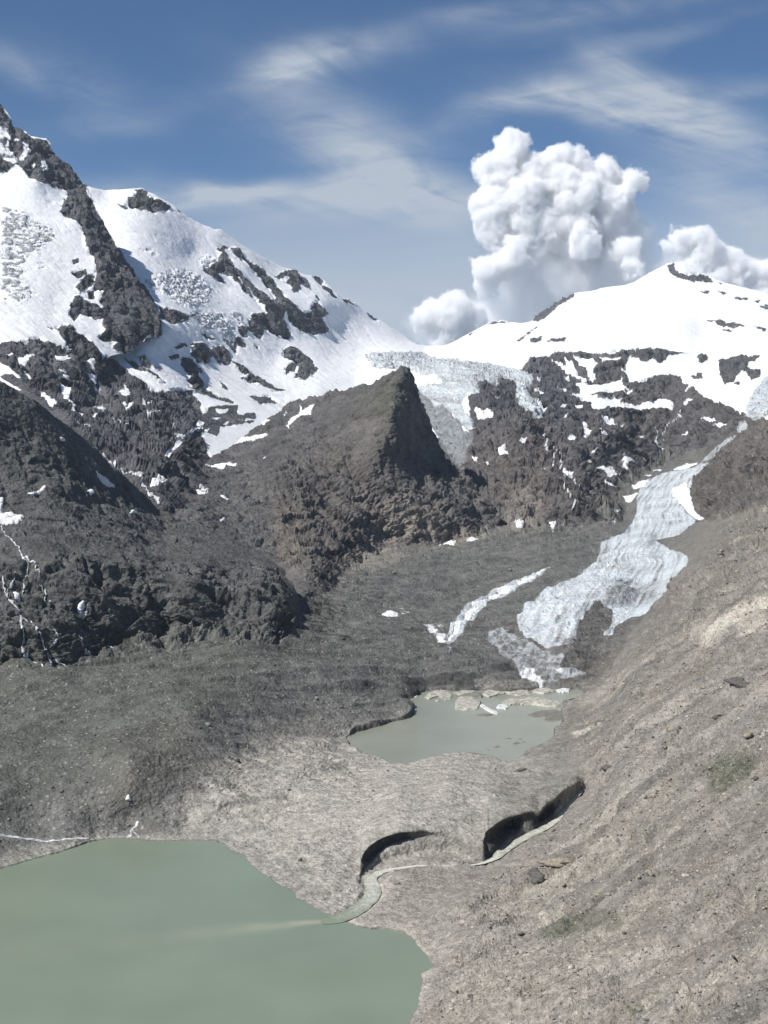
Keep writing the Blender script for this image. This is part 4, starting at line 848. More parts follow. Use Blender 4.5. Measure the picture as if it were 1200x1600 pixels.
def terrain_material(name, dark, warm, pale, scale, bump=1.0):
    m, nt, bs = nodes(name)
    L = nt.links.new
    geo = N_(nt, 'ShaderNodeNewGeometry')
    def attr(n):
        q = N_(nt, 'ShaderNodeAttribute'); q.attribute_name = n; return q.outputs['Fac']
    def noise(sc, det=4, rough=.6, dist=0.0):
        q = N_(nt, 'ShaderNodeTexNoise'); q.inputs['Scale'].default_value = sc; q.inputs['Detail'].default_value = det
        q.inputs['Roughness'].default_value = rough; q.inputs['Distortion'].default_value = dist
        L(geo.outputs['Position'], q.inputs['Vector']); return q.outputs['Fac']
    def mix(f, a_, b_, mode='MIX'):
        q = N_(nt, 'ShaderNodeMix'); q.data_type = 'RGBA'; q.blend_type = mode
        for s_, v_ in ((q.inputs['Factor'], f), (q.inputs['A'], a_), (q.inputs['B'], b_)):
            if hasattr(v_, 'links') or isinstance(v_, bpy.types.NodeSocket): L(v_, s_)
            elif isinstance(v_, (tuple, list)): s_.default_value = (*v_, 1)
            else: s_.default_value = v_
        return q.outputs['Result']
    def mr(x, a0, a1, b0, b1):
        q = N_(nt, 'ShaderNodeMapRange'); L(x, q.inputs['Value'])
        for k_, v_ in (('From Min', a0), ('From Max', a1), ('To Min', b0), ('To Max', b1)): q.inputs[k_].default_value = v_
        return q.outputs['Result']
    def math_(op, a_, b_):
        q = N_(nt, 'ShaderNodeMath'); q.operation = op
        for s_, v_ in zip(q.inputs, (a_, b_)):
            if isinstance(v_, bpy.types.NodeSocket): L(v_, s_)
            else: s_.default_value = v_
        return q.outputs['Value']
    n_big = noise(.9 / scale / 14, 5, .6, .6)
    n_mid = noise(1 / scale / 3, 5, .65)
    n_fine = noise(1 / scale * 1.1, 3, .7)
    n_six = noise(1 / scale / 7, 4, .6, .4)
    rock = mix(mr(n_big, .35, .65, 0, 1), tuple(.78 * x for x in dark), tuple(1.25 * x for x in dark))
    wf = math_('MULTIPLY', attr('warm'), mr(n_mid, .3, .7, .55, 1.2))
    rock = mix(wf, rock, warm)
    rock = mix(math_('MULTIPLY', attr('pale'), mr(n_mid, .35, .65, .75, 1.2)), rock, pale)
    gf = math_('MULTIPLY', attr('grass'), mr(n_mid, .38, .6, .1, 1.1))
    rock = mix(gf, rock, (.072, .083, .05))
    grain = math_('MULTIPLY', mr(n_fine, .25, .75, .62, 1.38), math_('MULTIPLY', mr(n_mid, .25, .75, .78, 1.22), mr(n_six, .3, .7, .78, 1.22)))
    gq = N_(nt, 'ShaderNodeCombineXYZ')
    for s_ in gq.inputs: L(grain, s_)
    rock = mix(1.0, rock, gq.outputs[0], 'MULTIPLY')
    # stones: pale and dark specks
    vor = N_(nt, 'ShaderNodeTexVoronoi'); vor.inputs['Scale'].default_value = 1 / scale / 1.6
    L(geo.outputs['Position'], vor.inputs['Vector'])
    sep = N_(nt, 'ShaderNodeSeparateColor'); L(vor.outputs['Color'], sep.inputs[0])
    st = math_('MULTIPLY', math_('MULTIPLY', mr(sep.outputs['Red'], .80, .95, 0, 1), mr(vor.outputs['Distance'], .2, .45, 1, 0)), mr(attr('rub'), 0, 1, .12, .5))
    rock = mix(st, rock, tuple(min(.6, x * 1.25 + .05) for x in pale))
    sd = math_('MULTIPLY', math_('MULTIPLY', mr(sep.outputs['Green'], .78, .95, 0, 1), mr(vor.outputs['Distance'], .2, .45, 1, 0)), mr(attr('rub'), 0, 1, .1, .6))
    rock = mix(sd, rock, tuple(x * .6 for x in dark))
    ice = mix(mr(n_mid, .35, .65, 0, 1), (.46, .51, .54), (.72, .75, .77))
    ice = mix(mr(n_big, .4, .7, 0, .5), ice, (.52, .60, .66))
    dirt = math_('MULTIPLY', attr('dirt'), mr(n_mid, .35, .6, .35, 1.15))
    ice = mix(dirt, ice, (.16, .155, .15))
    snow = mix(math_('MULTIPLY', attr('dirt'), mr(n_big, .35, .65, .3, 1.0)), (.77, .78, .79), (.50, .49, .47))
    wet_shade_c = mix(mr(n_mid, .35, .65, 0, 1), (.030, .031, .032), (.075, .074, .070))
    rock = mix(attr('wet'), rock, wet_shade_c)  # damp shores, and wet ice walls with shade painted into their colour
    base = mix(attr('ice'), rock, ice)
    base = mix(attr('snow'), base, snow)
    L(base, bs.inputs['Base Color'])
    bs.inputs['Roughness'].default_value = .92
    bs.inputs['Specular IOR Level'].default_value = .15
    bp = N_(nt, 'ShaderNodeBump'); bp.inputs['Distance'].default_value = scale * 1.1 * bump
    inv = math_('SUBTRACT', 1.0, attr('snow'))
    hh = math_('MULTIPLY', math_('ADD', math_('MULTIPLY', n_mid, 1.6), math_('ADD', math_('MULTIPLY', n_fine, .6), math_('MULTIPLY', vor.outputs['Distance'], -.5))), mr(inv, 0, 1, .12, 1))
    L(hh, bp.inputs['Height']); bp.inputs['Strength'].default_value = .85
    L(bp.outputs['Normal'], bs.inputs['Normal'])
    return m

M_FAR = terrain_material('far rock snow and ice', (.094, .094, .098), (.145, .117, .096), (.30, .275, .24), 9.0)
M_MID = terrain_material('dark crag rock', (.104, .101, .099), (.155, .127, .100), (.33, .295, .25), 5.5)
M_LEFT = terrain_material('dark shoulder rock', (.100, .100, .096), (.150, .122, .094), (.30, .27, .235), 3.5)
M_GROUND = terrain_material('moraine rubble', (.128, .127, .119), (.185, .165, .138), (.44, .412, .36), 2.2)
M_HILL = terrain_material('hillside scree', (.152, .147, .135), (.205, .186, .156), (.49, .45, .385), 1.3)
M_TONGUE = terrain_material('glacier ice', (.125, .120, .112), (.16, .145, .125), (.34, .32, .29), 3.5)

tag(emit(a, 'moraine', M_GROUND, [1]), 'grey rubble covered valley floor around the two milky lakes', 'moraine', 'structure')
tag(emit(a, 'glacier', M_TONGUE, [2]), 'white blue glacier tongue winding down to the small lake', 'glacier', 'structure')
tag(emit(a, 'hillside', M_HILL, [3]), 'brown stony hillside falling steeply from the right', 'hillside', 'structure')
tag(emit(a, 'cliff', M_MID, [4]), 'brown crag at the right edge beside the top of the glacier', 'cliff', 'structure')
tag(emit(b, 'cliff', M_LEFT), 'dark rounded rock shoulder with thin waterfalls at left', 'cliff', 'structure')
tag(emit(c, 'rock_peak', M_MID), 'dark pyramid shaped rock peak in the middle of the valley', 'peak', 'structure')
tag(emit(dd, 'mountain_crest', M_FAR), 'steep dark rock crest and rib rising out of snow at upper left', 'mountain', 'structure')
tag(emit(e, 'snow_mountain', M_FAR, [1]), 'long snow mountain with striped rock buttress sloping to the saddle', 'mountain', 'structure')
tag(emit(e, 'icefall', M_FAR, [2]), 'blue grey broken icefall behind the rock pyramid', 'icefall', 'structure')
tag(emit(e, 'snow_dome', M_FAR, [3]), 'broad white snow dome with a small rocky summit at right', 'mountain', 'structure')
tag(emit(e, 'rock_wall', M_FAR, [4]), 'dark crags streaked with snow below the snow dome', 'cliff', 'structure')

# the ground goes on outside the part that is worked in detail
def outskirts(name, u0, u1, v0, v1, mat, warm, label):
    U, V = np.meshgrid(np.arange(u0, u1, 7.0), np.arange(v0, v1, 7.0))
    w = np.clip(fit(A)(U, V), 1 / 6000.0, 1 / 60.0)
    P = at(U, V, 1 / w)
    n = normals(P)
    P = P + n * (2.2 * fbm(P / 40.0, 4) + 1.2 * blocks(P / np.array([14., 8, 8])) - 1.5)[..., None]
    over = (U > -146) & (U < 1346) & (V < 1746)
    P[over] += np.array([0, 0, -1.2])
    f = grid_faces(*U.shape)
    keepf = ~((U > -125) & (U < 1325) & (V < 1725)).reshape(-1)[f].all(1)
    z = np.zeros(U.size); rub = z + 1
    at_ = {k: z for k in MESHN}; at_ = dict(at_, warm=z + warm, pale=np.clip(.2 + .5 * fbm(P / 60.0, 3), 0, 1).ravel(), rub=rub, tone=z + .5)
    return tag(make_mesh(name, P.reshape(-1, 3), f[keepf], at_, mat), label, name, 'structure')
outskirts('ground', 1300, 2300, 640, 2500, M_HILL, .58, 'stony slope carrying on beyond the right edge of the view')
outskirts('ground', -700, -100, 1060, 2400, M_GROUND, .1, 'grey rubble ground carrying on beyond the left edge of the view')
outskirts('ground', 560, 1320, 1700, 2500, M_HILL, .58, 'stony slope carrying on below the viewpoint')

# ------------------------------------------------------------------ water
def water_material(name, col, plume=None):
    m, nt, bs = nodes(name)
    L = nt.links.new
    geo = N_(nt, 'ShaderNodeNewGeometry')
    n1 = N_(nt, 'ShaderNodeTexNoise'); n1.inputs['Scale'].default_value = .012; n1.inputs['Detail'].default_value = 4
    L(geo.outputs['Position'], n1.inputs['Vector'])
    r = N_(nt, 'ShaderNodeValToRGB'); r.color_ramp.elements[0].position = .35; r.color_ramp.elements[1].position = .7
    r.color_ramp.elements[0].color = (*[x * .93 for x in col], 1); r.color_ramp.elements[1].color = (*[x * 1.06 for x in col], 1)
    L(n1.outputs['Fac'], r.inputs[0])
    colr = r.outputs[0]
    if plume is not None:
        (px_, py_), ang_, len_, w0_ = plume
        def mm(op, *ar):
            q = N_(nt, 'ShaderNodeMath'); q.operation = op
            for s_, v_ in zip(q.inputs, ar):
                if isinstance(v_, bpy.types.NodeSocket): L(v_, s_)
                else: s_.default_value = v_
            return q.outputs[0]
        sp = N_(nt, 'ShaderNodeSeparateXYZ'); L(geo.outputs['Position'], sp.inputs[0])
        nw = N_(nt, 'ShaderNodeTexNoise'); nw.inputs['Scale'].default_value = .05; nw.inputs['Detail'].default_value = 5; L(geo.outputs['Position'], nw.inputs['Vector'])
        dx_, dy_ = mm('SUBTRACT', sp.outputs[0], px_), mm('SUBTRACT', sp.outputs[1], py_)
        lx = mm('ADD', mm('MULTIPLY', dx_, math.cos(ang_)), mm('MULTIPLY', dy_, math.sin(ang_)))
        ly = mm('ADD', mm('SUBTRACT', mm('MULTIPLY', dy_, math.cos(ang_)), mm('MULTIPLY', dx_, math.sin(ang_))), mm('MULTIPLY', mm('SUBTRACT', nw.outputs['Fac'], .5), 9.0))
        ww = mm('ADD', w0_, mm('MULTIPLY', mm('MAXIMUM', lx, 0.0), .10))
        gg = mm('EXPONENT', mm('MULTIPLY', mm('POWER', mm('ABSOLUTE', mm('DIVIDE', ly, ww)), 2.0), -1.0))
        fd = mm('EXPONENT', mm('MULTIPLY', mm('MAXIMUM', lx, 0.0), -1.0 / len_))
        st = N_(nt, 'ShaderNodeMapRange'); L(lx, st.inputs['Value']); st.inputs['From Min'].default_value = -8; st.inputs['From Max'].default_value = 2
        fac = mm('MULTIPLY', mm('MULTIPLY', mm('MULTIPLY', gg, fd), st.outputs[0]), mm('ADD', .25, mm('MULTIPLY', nw.outputs['Fac'], 1.0)))
        mx = N_(nt, 'ShaderNodeMix'); mx.data_type = 'RGBA'; L(fac, mx.inputs['Factor']); L(colr, mx.inputs['A']); mx.inputs['B'].default_value = (.40, .38, .28, 1); colr = mx.outputs['Result']
    L(colr, bs.inputs['Base Color'])
    bs.inputs['Roughness'].default_value = .22; bs.inputs['IOR'].default_value = 1.33
    n2 = N_(nt, 'ShaderNodeTexNoise'); n2.inputs['Scale'].default_value = .55; n2.inputs['Detail'].default_value = 3
    L(geo.outputs['Position'], n2.inputs['Vector'])
    bp = N_(nt, 'ShaderNodeBump'); bp.inputs['Distance'].default_value = .12; bp.inputs['Strength'].default_value = .5
    L(n2.outputs['Fac'], bp.inputs['Height']); L(bp.outputs[0], bs.inputs['Normal'])
    return m

MOUTH = at(515, 1438, -CAMZ / float(ray(515, 1438)[2]))
def flat(name, poly, z, mat):
    pts = [at(u, v, (z - CAMZ) / float(ray(u, v)[2])) for u, v in poly]
    c0 = np.mean(pts, 0)
    pts = [c0 + (p - c0) * 1.06 for p in pts]
    me = bpy.data.meshes.new(name)
    me.from_pydata([(p[0], p[1], z) for p in pts], [], [list(range(len(pts)))])
    me.materials.append(mat)
    o = bpy.data.objects.new(name, me); S.collection.objects.link(o)
    return o
tag(flat('lake', LAKE, 0.0, water_material('milky lake water', (.186, .226, .164), ((MOUTH[0], MOUTH[1]), math.pi + .28, 55.0, 3.0))), 'large milky green meltwater lake in the foreground', 'lake', 'structure')
tag(flat('lagoon', LAGOON, 8.0, water_material('silty lagoon water', (.245, .255, .200))), 'small grey green lagoon in front of the glacier snout', 'lake', 'structure')
# ------------------------------------------------------------------ snow patches lying on the lower rock (each a bank of its own)
def snow_material():
    m, nt, bs = nodes('old firn snow')
    L = nt.links.new
    geo = N_(nt, 'ShaderNodeNewGeometry')
    n = N_(nt, 'ShaderNodeTexNoise'); n.inputs['Scale'].default_value = .12; n.inputs['Detail'].default_value = 5
    L(geo.outputs['Position'], n.inputs['Vector'])
    r = N_(nt, 'ShaderNodeValToRGB'); r.color_ramp.elements[0].position = .3; r.color_ramp.elements[1].position = .65
    r.color_ramp.elements[0].color = (.58, .56, .53, 1); r.color_ramp.elements[1].color = (.78, .79, .80, 1)
    L(n.outputs['Fac'], r.inputs[0]); L(r.outputs[0], bs.inputs['Base Color']); bs.inputs['Roughness'].default_value = .9
    return m
M_SNOW = snow_material()

def snow_patch(s, poly, label, thick=1.6):
    nb = getattr(s, 'nb', 0)
    us = s.U[nb]
    pu = [p[0] for p in poly]; pv = [p[1] for p in poly]
    j0 = max(0, int((min(pu) - 6 - us[0]) / STEP)); j1 = min(len(us), int((max(pu) + 6 - us[0]) / STEP) + 2)
    U = s.U[nb:, j0:j1]; V = s.V[nb:, j0:j1]
    r = np.where(((V > min(pv) - 6) & (V < max(pv) + 6)).any(1))[0]
    if len(r) < 2: return None
    U, V = U[r[0]:r[-1] + 1], V[r[0]:r[-1] + 1]
    P = s.P[nb:, j0:j1][r[0]:r[-1] + 1]; N = s.N[:, j0:j1][r[0]:r[-1] + 1]
    wn = 1.3 * fbm(np.stack([U, V, U * 0], -1) / 7.0 + len(label), 3)
    k = inside(poly, U + wn, V + wn * .8).astype(float)
    kb = blur(k, 1.0)
    sc = float(np.mean(s.d)) / FOC
    off = thick * (kb * 2 - .55)
    co_ = P + N * off[..., None]
    n, m = U.shape
    f = grid_faces(n, m); sel = (kb.reshape(-1)[f] > .12).all(1); f = f[sel]
    if len(f) == 0: return None
    used = np.unique(f); rm = np.full(n * m, -1, np.int32); rm[used] = np.arange(len(used))
    o = make_mesh('snow_patch', co_.reshape(-1, 3)[used], rm[f], None, M_SNOW)
    return tag(o, label, 'snow patch', 'thing', 'snow patches left on the lower rocks')

for s, poly, label in (
    (b, [(-30, 790), (0, 776), (6, 778), (5, 790), (2, 800), (20, 802), (38, 808), (30, 816), (10, 818), (-30, 820)], 'largest lone snow patch, at the left edge above the waterfalls'),
    (b, [(40, 768), (55, 766), (70, 760), (72, 763), (55, 769)], 'thin curved snow sliver on dark slope above the large patch'),
    (b, [(137, 766), (144, 763), (151, 769), (142, 772)], 'small round snow patch alone in the middle of the dark shoulder'),
    (b, [(200, 804), (204, 800), (213, 803), (212, 806)], 'small flat snow patch near the crest of the dark shoulder'),
    (b, [(148, 735), (158, 742), (175, 758), (178, 763), (165, 756)], 'narrow slanting snow streak just under the skyline of the dark shoulder'),
    (b, [(92, 684), (100, 686), (101, 690), (94, 689)], 'tiny snow patch high on the dark slope below the left snowfields'),
    (b, [(122, 944), (128, 940), (133, 948), (130, 952), (138, 956), (135, 964), (128, 960), (123, 952)], 'hooked snow patch in a cleft of the lower cliff'),
    (b, [(167, 1021), (171, 1007), (176, 1009), (180, 1022)], 'triangular snow patch at the foot of the left cliff'),
    (b, [(20, 927), (27, 925), (33, 935), (24, 933)], 'small snow patch beside the main white waterfall'),
    (c, [(305, 766), (313, 761), (327, 764), (325, 770), (315, 771)], 'oval snow patch on the pale rock step left of the pyramid'),
    (c, [(343, 774), (352, 776), (361, 780), (350, 780)], 'thin snow sliver on the rock step right of the oval patch'),
    (c, [(343, 812), (350, 806), (353, 809), (346, 816)], 'small snow patch on rough rock between dark shoulder and pyramid'),
    (e, [(232, 762), (245, 758), (267, 762), (240, 766)], 'flat snow patch beside the gully stream above the dark shoulder'),
    (a, [(596, 958), (605, 953), (622, 957), (624, 960), (605, 962)], 'lone white snow patch on grey rubble left of the thin ice strip'),
    (a, [(196, 1250), (201, 1242), (205, 1251)], 'tiny white snow remnant on rubble above the large lake'),
    (a, [(684, 851), (700, 846), (713, 846), (705, 852)], 'left snow sliver at the foot of the pyramid'),
    (a, [(724, 847), (738, 840), (748, 842), (735, 849)], 'right snow sliver at the foot of the pyramid'),
    (a, [(806, 820), (815, 816), (818, 822), (810, 825)], 'small snow patch at the foot of the crags beside the rubble slope'),
    (e, [(741, 637), (761, 634), (771, 650), (746, 654)], 'square clean snow patch on top of the crag under the icefall'),
):
    snow_patch(s, poly, label)

# ------------------------------------------------------------------ white water on the cliffs, the outlet stream
def foam_material(name, c1, c2, sc):
    m, nt, bs = nodes(name)
    L = nt.links.new
    geo = N_(nt, 'ShaderNodeNewGeometry')
    n = N_(nt, 'ShaderNodeTexNoise'); n.inputs['Scale'].default_value = sc; n.inputs['Detail'].default_value = 5; n.inputs['Distortion'].default_value = 1.2
    L(geo.outputs['Position'], n.inputs['Vector'])
    r = N_(nt, 'ShaderNodeValToRGB'); r.color_ramp.elements[0].position = .40; r.color_ramp.elements[1].position = .62
    r.color_ramp.elements[0].color = (*c1, 1); r.color_ramp.elements[1].color = (*c2, 1)
    L(n.outputs['Fac'], r.inputs[0]); L(r.outputs[0], bs.inputs['Base Color']); bs.inputs['Roughness'].default_value = .5
    return m
M_FOAM = foam_material('falling white water', (.26, .27, .275), (.66, .68, .69), .22)
M_STREAM = foam_material('rushing silty stream', (.24, .255, .205), (.62, .60, .53), .16)

def ribbon(s, pts, wpx, off):
    pts = np.array(pts, float)
    L_ = np.concatenate([[0], np.cumsum(np.hypot(*np.diff(pts, axis=0).T))])
    q = np.arange(0, L_[-1], 1.5)
    u = np.interp(q, L_, pts[:, 0]) + 1.1 * perlin(np.stack([q / 5, q * 0 + wpx, q * 0 + pts[0, 0]], -1)); v = np.interp(q, L_, pts[:, 1])
    wd = wpx * (.75 + .7 * perlin(np.stack([q / 9, q * 0 + 5, q * 0 + pts[0, 1]], -1)))
    tu, tv = np.gradient(u), np.gradient(v); n = np.hypot(tu, tv) + 1e-6
    co_ = []
    for i in range(len(q)):
        for k in (-.5, 0, .5):
            co_.append(surf(s, u[i] - tv[i] / n[i] * wd[i] * k, v[i] + tu[i] / n[i] * wd[i] * k, off * (1 if k == 0 else .55)))
    return np.array(co_), grid_faces(len(q), 3)

def which(u, v):
    if u < 478 and v > np.interp(u, [p[0] for p in B_TOP], [p[1] for p in B_TOP]) + 3: return b
    return e
for pts, wd in FALLS:
    s = which(*pts[len(pts) // 2])
    co_, f = ribbon(s, pts, wd, 2.2 if s is b else 4.0)
    o = make_mesh('waterfall', co_, f, None, M_FOAM)
    tag(o, 'thin white meltwater fall running down dark rock', 'waterfall', 'structure')

M_STREAM = bpy.data.materials.new('rushing silty stream'); M_STREAM.use_nodes = True
_nt = M_STREAM.node_tree; _b = _nt.nodes['Principled BSDF']
_at = N_(_nt, 'ShaderNodeAttribute'); _at.attribute_name = 'foam'
_ge = N_(_nt, 'ShaderNodeNewGeometry')
_n = N_(_nt, 'ShaderNodeTexNoise'); _n.inputs['Scale'].default_value = .22; _n.inputs['Detail'].default_value = 8; _n.inputs['Roughness'].default_value = .68; _n.inputs['Distortion'].default_value = 1.5
_nt.links.new(_ge.outputs['Position'], _n.inputs['Vector'])
_m = N_(_nt, 'ShaderNodeMath', operation='MULTIPLY_ADD'); _nt.links.new(_n.outputs['Fac'], _m.inputs[0]); _m.inputs[1].default_value = 1.3; _nt.links.new(_at.outputs['Fac'], _m.inputs[2])
_r = N_(_nt, 'ShaderNodeValToRGB'); _nt.links.new(_m.outputs[0], _r.inputs[0])
_r.color_ramp.elements[0].position = .55; _r.color_ramp.elements[0].color = (.21, .245, .175, 1)
_r.color_ramp.elements[1].position = 1.0; _r.color_ramp.elements[1].color = (.62, .61, .55, 1)
_q = _r.color_ramp.elements.new(.78); _q.color = (.34, .35, .28, 1)
_nt.links.new(_r.outputs[0], _b.inputs['Base Color']); _b.inputs['Roughness'].default_value = .35
_bp = N_(_nt, 'ShaderNodeBump'); _bp.inputs['Distance'].default_value = .5; _nt.links.new(_n.outputs['Fac'], _bp.inputs['Height']); _nt.links.new(_bp.outputs[0], _b.inputs['Normal'])
_ns = len(STREAM_CO) // 7; _t = np.linspace(0, 1, _ns)
_foam = np.interp(_t, [0, .1, .3, .45, .6, .72, .84, .95, 1], [.2, .25, .15, .35, .4, .25, .08, -.15, -.4])[:, None] + .12 * np.cos(np.linspace(-1.5, 1.5, 7))[None] - .05
o = make_mesh('stream', STREAM_CO, grid_faces(_ns, 7), {'foam': _foam.ravel()}, M_STREAM)
tag(o, 'rushing grey green stream from the gorge into the lake', 'stream', 'structure')

for pts, wd, lb in (([(-30, 1296), (0, 1302), (20, 1308), (45, 1313), (75, 1314), (105, 1311), (140, 1311)], 3.2, 'thin pale stream entering the large lake at its far left corner'), ([(217, 1284), (212, 1292), (204, 1299), (206, 1306), (198, 1312)], 4.0, 'short white stream bursting from the rubble above the large lake'), ([(207, 1300), (214, 1305), (218, 1311)], 2.5, 'side branch of the short white stream above the large lake')):
    co_, f = ribbon(a, pts, wd, .5)
    tag(make_mesh('stream', co_, f, None, M_FOAM), lb, 'stream', 'structure')

# ------------------------------------------------------------------ stones
def stone_mesh(seed, sub=2):
    import bmesh
    bm = bmesh.new(); bmesh.ops.create_icosphere(bm, subdivisions=sub, radius=1)
    bm.verts.ensure_lookup_table()
    p = np.array([v.co for v in bm.verts]); st = np.array([1.25, .9, .7])
    r = 1 + .55 * blocks(p * 1.1 + seed * 7.7) + .12 * fbm(p * 2.5 + seed, 2)
    p = p * r[:, None] * st
    f = np.array([[v.index for v in ff.verts] for ff in bm.faces]); bm.free()
    return p, f
def stone_material(name, c):
    m, nt, bs = nodes(name)
    L = nt.links.new
    geo = N_(nt, 'ShaderNodeNewGeometry')
    n = N_(nt, 'ShaderNodeTexNoise'); n.inputs['Scale'].default_value = .5; n.inputs['Detail'].default_value = 6
    L(geo.outputs['Position'], n.inputs['Vector'])
    r = N_(nt, 'ShaderNodeValToRGB'); r.color_ramp.elements[0].position = .3; r.color_ramp.elements[1].position = .7
    r.color_ramp.elements[0].color = (*[x * .6 for x in c], 1); r.color_ramp.elements[1].color = (*[x * 1.35 for x in c], 1)
    L(n.outputs['Fac'], r.inputs[0]); L(r.outputs[0], bs.inputs['Base Color']); bs.inputs['Roughness'].default_value = .95; bs.inputs['Specular IOR Level'].default_value = .2
    bp = N_(nt, 'ShaderNodeBump'); bp.inputs['Distance'].default_value = .3; L(n.outputs['Fac'], bp.inputs['Height']); L(bp.outputs[0], bs.inputs['Normal'])
    return m
M_ST = [stone_material('grey stone', (.20, .19, .17)), stone_material('tan stone', (.27, .235, .185)), stone_material('dark stone', (.105, .098, .09)), stone_material('pale stone', (.40, .37, .32))]

def ground_at(u, v):
    return surf(a, u, v, 0.0)

def scatter(name, label, n, region, size, mats, squash=1.0, seed=1):
    """uncounted loose stones: one object of many small angular blocks"""
    rg = np.random.default_rng(seed)
    xs = [p[0] for p in region]; ys = [p[1] for p in region]
    pr = [stone_mesh(seed + k, 1) for k in range(8)]
    cos, fs, mi, base = [], [], [], 0
    uu = rg.uniform(min(xs), max(xs), n * 3); vv = rg.uniform(min(ys), max(ys), n * 3)
    k = inside(region, uu, vv) & (samp(LK, uu, vv) < .5) & (samp(LG, uu, vv) < .5)
    k &= fbm(np.stack([uu / 40, vv / 40, uu * 0 + seed], -1), 3) > -.12 + .5 * rg.random(n * 3) - .35
    uu, vv = uu[k][:n], vv[k][:n]
    for u, v in zip(uu, vv):
        p, f = pr[rg.integers(8)]
        P = ground_at(u, v)
        d_ = math.hypot(P[0], P[1])
        sz = d_ / FOC * size * math.exp(rg.normal(0, .6))
        th = rg.uniform(0, 6.283); c_, s_ = math.cos(th), math.sin(th)
        q = p @ np.array([[c_, s_, 0], [-s_, c_, 0], [0, 0, 1.0]])
        cos.append(q * sz + P + (0, 0, .15 * sz)); fs.append(f + base); base += len(p); mi.append(np.full(len(f), rg.choice(len(mats), p=mats_p(len(mats)))))
    o = make_mesh(name, np.concatenate(cos), np.concatenate(fs), None, None, smooth=False)
    for m_ in mats: o.data.materials.append(m_)
    o.data.polygons.foreach_set('material_index', np.concatenate(mi).astype(np.int32))
    return tag(o, label, 'scree', 'stuff')
def mats_p(k):
    return {4: [.42, .36, .14, .08], 3: [.5, .3, .2], 2: [.6, .4], 1: [1]}[k]
HILLR = [(690, 1500), (760, 1380), (900, 1270), (930, 1190), (900, 1140), (990, 1030), (1060, 930), (1130, 830), (1210, 780), (1210, 1610), (650, 1610)]
scatter('scree', 'loose brown and grey stones strewn over the hillside', 21000, HILLR, .74, M_ST, seed=2)
scatter('rubble', 'loose grey stones on the dark debris covered valley floor', 9000, [(-20, 1060), (440, 1010), (520, 930), (700, 860), (900, 830), (800, 960), (640, 1050), (560, 1130), (400, 1180), (330, 1220), (250, 1300), (-20, 1340)], .46, [M_ST[0], M_ST[2]], seed=3)
scatter('gravel', 'pale stones on the tan mound between the lakes', 3500, [(260, 1310), (330, 1220), (480, 1140), (560, 1170), (700, 1185), (900, 1215), (850, 1260), (760, 1290), (640, 1295), (560, 1340), (590, 1380), (540, 1430), (470, 1390), (380, 1330)], .48, [M_ST[0], M_ST[1], M_ST[3]], seed=5)

def boulder(u, v, size, mat, label, seed, group=None, st=(1, 1, 1), sub=3):
    p, f = stone_mesh(seed, sub)
    P = ground_at(u, v); d_ = math.hypot(P[0], P[1]); sz = d_ / FOC * size
    o = make_mesh('boulder', p * sz * np.array(st), f, None, mat, smooth=False)
    o.location = P + np.array([0, 0, .2 * sz * st[2]]); o.rotation_euler.z = seed * 1.3
    return tag(o, label, 'boulder', None, group)
boulder(838, 1368, 13, M_ST[2], 'biggest dark boulder, below the stream gorge', 11, None, (1.5, 1, 1))
boulder(870, 1347, 11, M_ST[1], 'brown rock hump just right of the biggest dark boulder', 12, None, (1.9, 1, .9))
boulder(1040, 1190 - 20, 5, M_ST[0], 'grey boulder above the upper moss patch on the hillside', 13)
boulder(948, 1197, 7, M_ST[2], 'dark grey boulder above the right end of the gorge', 14, None, (1.5, 1, .9))
boulder(815, 1204, 6, M_ST[2], 'flat dark boulder on the lagoon shore', 15, None, (1.6, 1, .6))
boulder(1155, 1068, 12, M_ST[2], 'dark blue grey boulder at the right edge high on the hillside', 16, None, (1.5, 1, 1))
boulder(1125, 1115, 8, M_ST[0], 'grey boulder below the dark blue grey one at the right', 17, None, (1.6, 1, .8))
boulder(470, 1345, 3, M_ST[2], 'dark stone on the tan ground beside the large lake', 18)
boulder(620, 1352 + 28, 4, M_ST[0], 'grey stone at the near bank of the outlet stream', 19)
rg = np.random.default_rng(21)
cnt = 0
while cnt < 70:
    u, v = rg.uniform(680, 1200), rg.uniform(1000, 1600)
    if not inside(HILLR, np.array([u]), np.array([v]))[0]: continue
    boulder(u, v, rg.uniform(2.2, 4.5), M_ST[[0, 1, 0, 1, 3, 2][rg.integers(6)]], 'angular boulder lying loose among smaller stones on the brown hillside', 30 + cnt, 'boulders scattered over the hillside', (1, 1, 1), 2)
    cnt += 1
cnt = 0
while cnt < 30:
    u, v = rg.uniform(0, 640), rg.uniform(1080, 1300)
    if samp(LG, np.array([u]), np.array([v]))[0] > .1 or samp(LK, np.array([u]), np.array([v]))[0] > .1: continue
    boulder(u, v, rg.uniform(1.8, 3.2), M_ST[[0, 2, 0][rg.integers(3)]], 'angular boulder standing out of the grey rubble above the lake', 130 + cnt, 'boulders scattered over the rubble', (1, 1, 1), 2)
    cnt += 1

